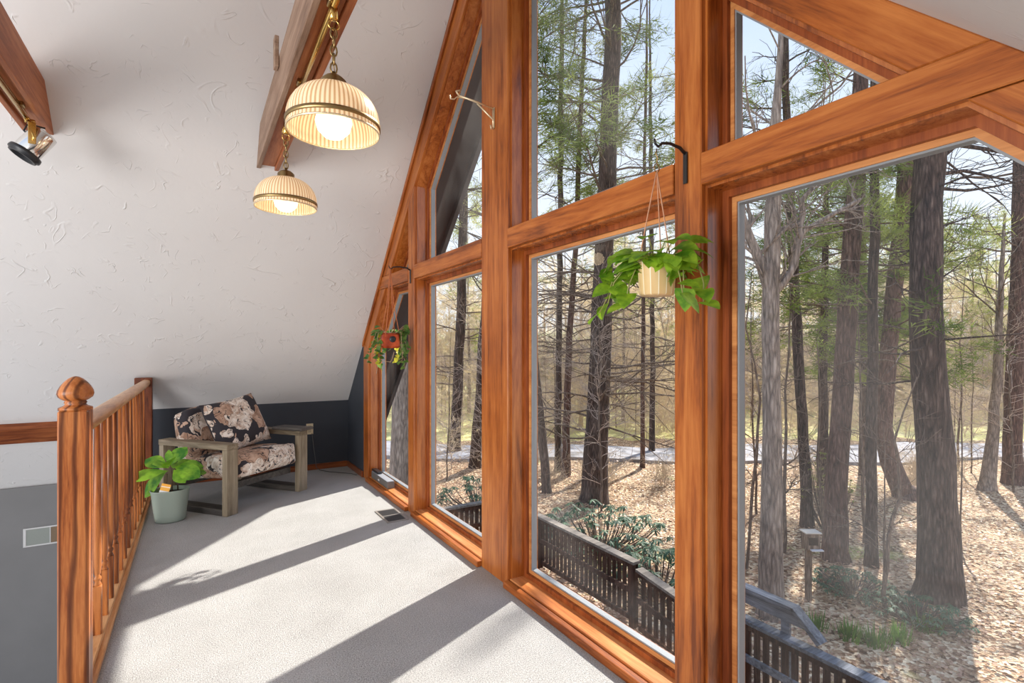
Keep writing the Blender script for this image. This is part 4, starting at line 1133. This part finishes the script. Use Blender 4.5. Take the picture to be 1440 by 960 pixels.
for k, (px, d, lab) in enumerate(((1145,8.7,'small green clump below the bird feeder'), (1262,8.3,'bright green clump right of the curving sapling'), (1232,8.2,'bright green clump at the foot of the curving sapling'), (1195,8.4,'green clump left of the curving sapling'), (1305,8.6,'yellow green clump nearest the massive trunk'))):
    x, y = at(px, d); e = empty('grass_clump', (x, y, hgt(x, y)), lab, 'plant'); m = MB(); rnd = random.Random(500+k)
    for j in range(110):
        a = rnd.uniform(0, 2*PI); rr = .22*rnd.random(); h = rnd.uniform(.12,.32); q = Vector((math.cos(a)*rr, math.sin(a)*rr, 0)); w = Vector((-math.sin(a), math.cos(a), 0))*.012
        m.add([tuple(q-w), tuple(q+w), tuple(q+Vector((math.cos(a)*.06, math.sin(a)*.06, h)))], [(0,1,2)])
    m.build('blades', GRASSM, e)
# bird feeder
x, y = at(1137, 9.75); e = empty('bird_feeder', (x, y, hgt(x, y)), 'weathered wooden bird house on a post in the leaf litter', 'bird house', rz=-.55)
FW = bark('weathered_board', (.14,.10,.07), (.30,.22,.16), (.48,.38,.29), 14)
m = MB(); m.box(-.045, .045, -.045, .045, -.1, 1.12, .005); m.build('post', FW, e)
m = MB(); m.box(-.09, .17, -.09, .09, .97, 1.27, .004); m.build('box', FW, e)
m = MB(); m.box(-.11, .19, -.12, .11, 1.272, 1.295, .004); m.build('roof', simple('pale_board', (.62,.56,.48), .8), e)
m = MB(); m.box(.17, .174, -.05, .07, 1.06, 1.2); m.box(-.04,.13,-.094,-.09,1.06,1.20); m.build('front_panel', simple('dark_panel', (.08,.06,.045), .8), e)
m = MB(); m.box(-.02, .20, -.16, -.091, .97, .99, .002); m.build('ledge', simple('white_ledge', (.7,.7,.72), .6), e)
m = MB(); m.tube([(.16,-.1,.96),(.19,-.12,.75)], .012, 5); m.build('brace', FW, e)

# ------------------------------------------------------------------ light, sky, camera
w = bpy.data.worlds.new('sky'); sc.world = w; w.use_nodes = True
nt = w.node_tree; bg = nt.nodes['Background']
tc = nt.nodes.new('ShaderNodeTexCoord'); sp = nt.nodes.new('ShaderNodeSeparateXYZ'); rp = nt.nodes.new('ShaderNodeValToRGB')
nt.links.new(tc.outputs['Generated'], sp.inputs[0]); nt.links.new(sp.outputs['Z'], rp.inputs[0]); nt.links.new(rp.outputs[0], bg.inputs[0])
cr = rp.color_ramp; cr.elements[0].position = 0; cr.elements[0].color = (.95,.97,1.0,1)
cr.elements[1].position = .75; cr.elements[1].color = (.42,.58,.93,1)
e1 = cr.elements.new(.22); e1.color = (.80,.88,1.0,1); 
bg.inputs[1].default_value = 1.1
sun = bpy.data.lights.new('sun', 'SUN'); sun.energy = 8.2; sun.angle = math.radians(.9); sun.color = (1,.95,.87)
so = bpy.data.objects.new('sun', sun); C.objects.link(so)
el = math.radians(41); azv = Vector((.915, .404))
sd = Vector((azv.x*math.cos(el), azv.y*math.cos(el), math.sin(el)))
so.rotation_euler = sd.to_track_quat('Z', 'Y').to_euler(); so.location = (20, 10, 20)
def area(loc, look, size, power, col=(1,1,1), sy=None):  # fill lamps added out of view to brighten the room, no fixtures there
    L = bpy.data.lights.new('fill_light', 'AREA'); L.energy = power; L.size = size; L.color = col
    if sy: L.shape = 'RECTANGLE'; L.size_y = sy
    o = bpy.data.objects.new('fill_light', L); C.objects.link(o); o.location = loc
    o.rotation_euler = (Vector(loc)-Vector(look)).to_track_quat('Z', 'Y').to_euler(); return o
area((-4.6, .55, 1.1), (1.0, 4.2, 1.6), 2.2, 170, (1,.98,.96))
area((-1.6, .35, 1.35), (1.5, 3.8, 1.3), .9, 17, (1,.96,.92))
cam = bpy.data.cameras.new('camera'); co = bpy.data.objects.new('camera', cam); C.objects.link(co)
co.location = (0, 0, 1.3); co.rotation_euler = (PI/2, 0, -math.atan(445/740))
cam.sensor_width = 36; cam.lens = 36*740/1440; cam.shift_y = 12/1440; cam.clip_start = .02; cam.clip_end = 400
sc.camera = co
sc.view_settings.view_transform = 'Standard'; sc.view_settings.look = 'None'
sc.view_settings.exposure = 0.18; sc.view_settings.gamma = 1.0
sc.cycles.max_bounces = 8; sc.cycles.diffuse_bounces = 4; sc.cycles.transparent_max_bounces = 24
sc.cycles.use_denoising = True; sc.cycles.sample_clamp_indirect = 4
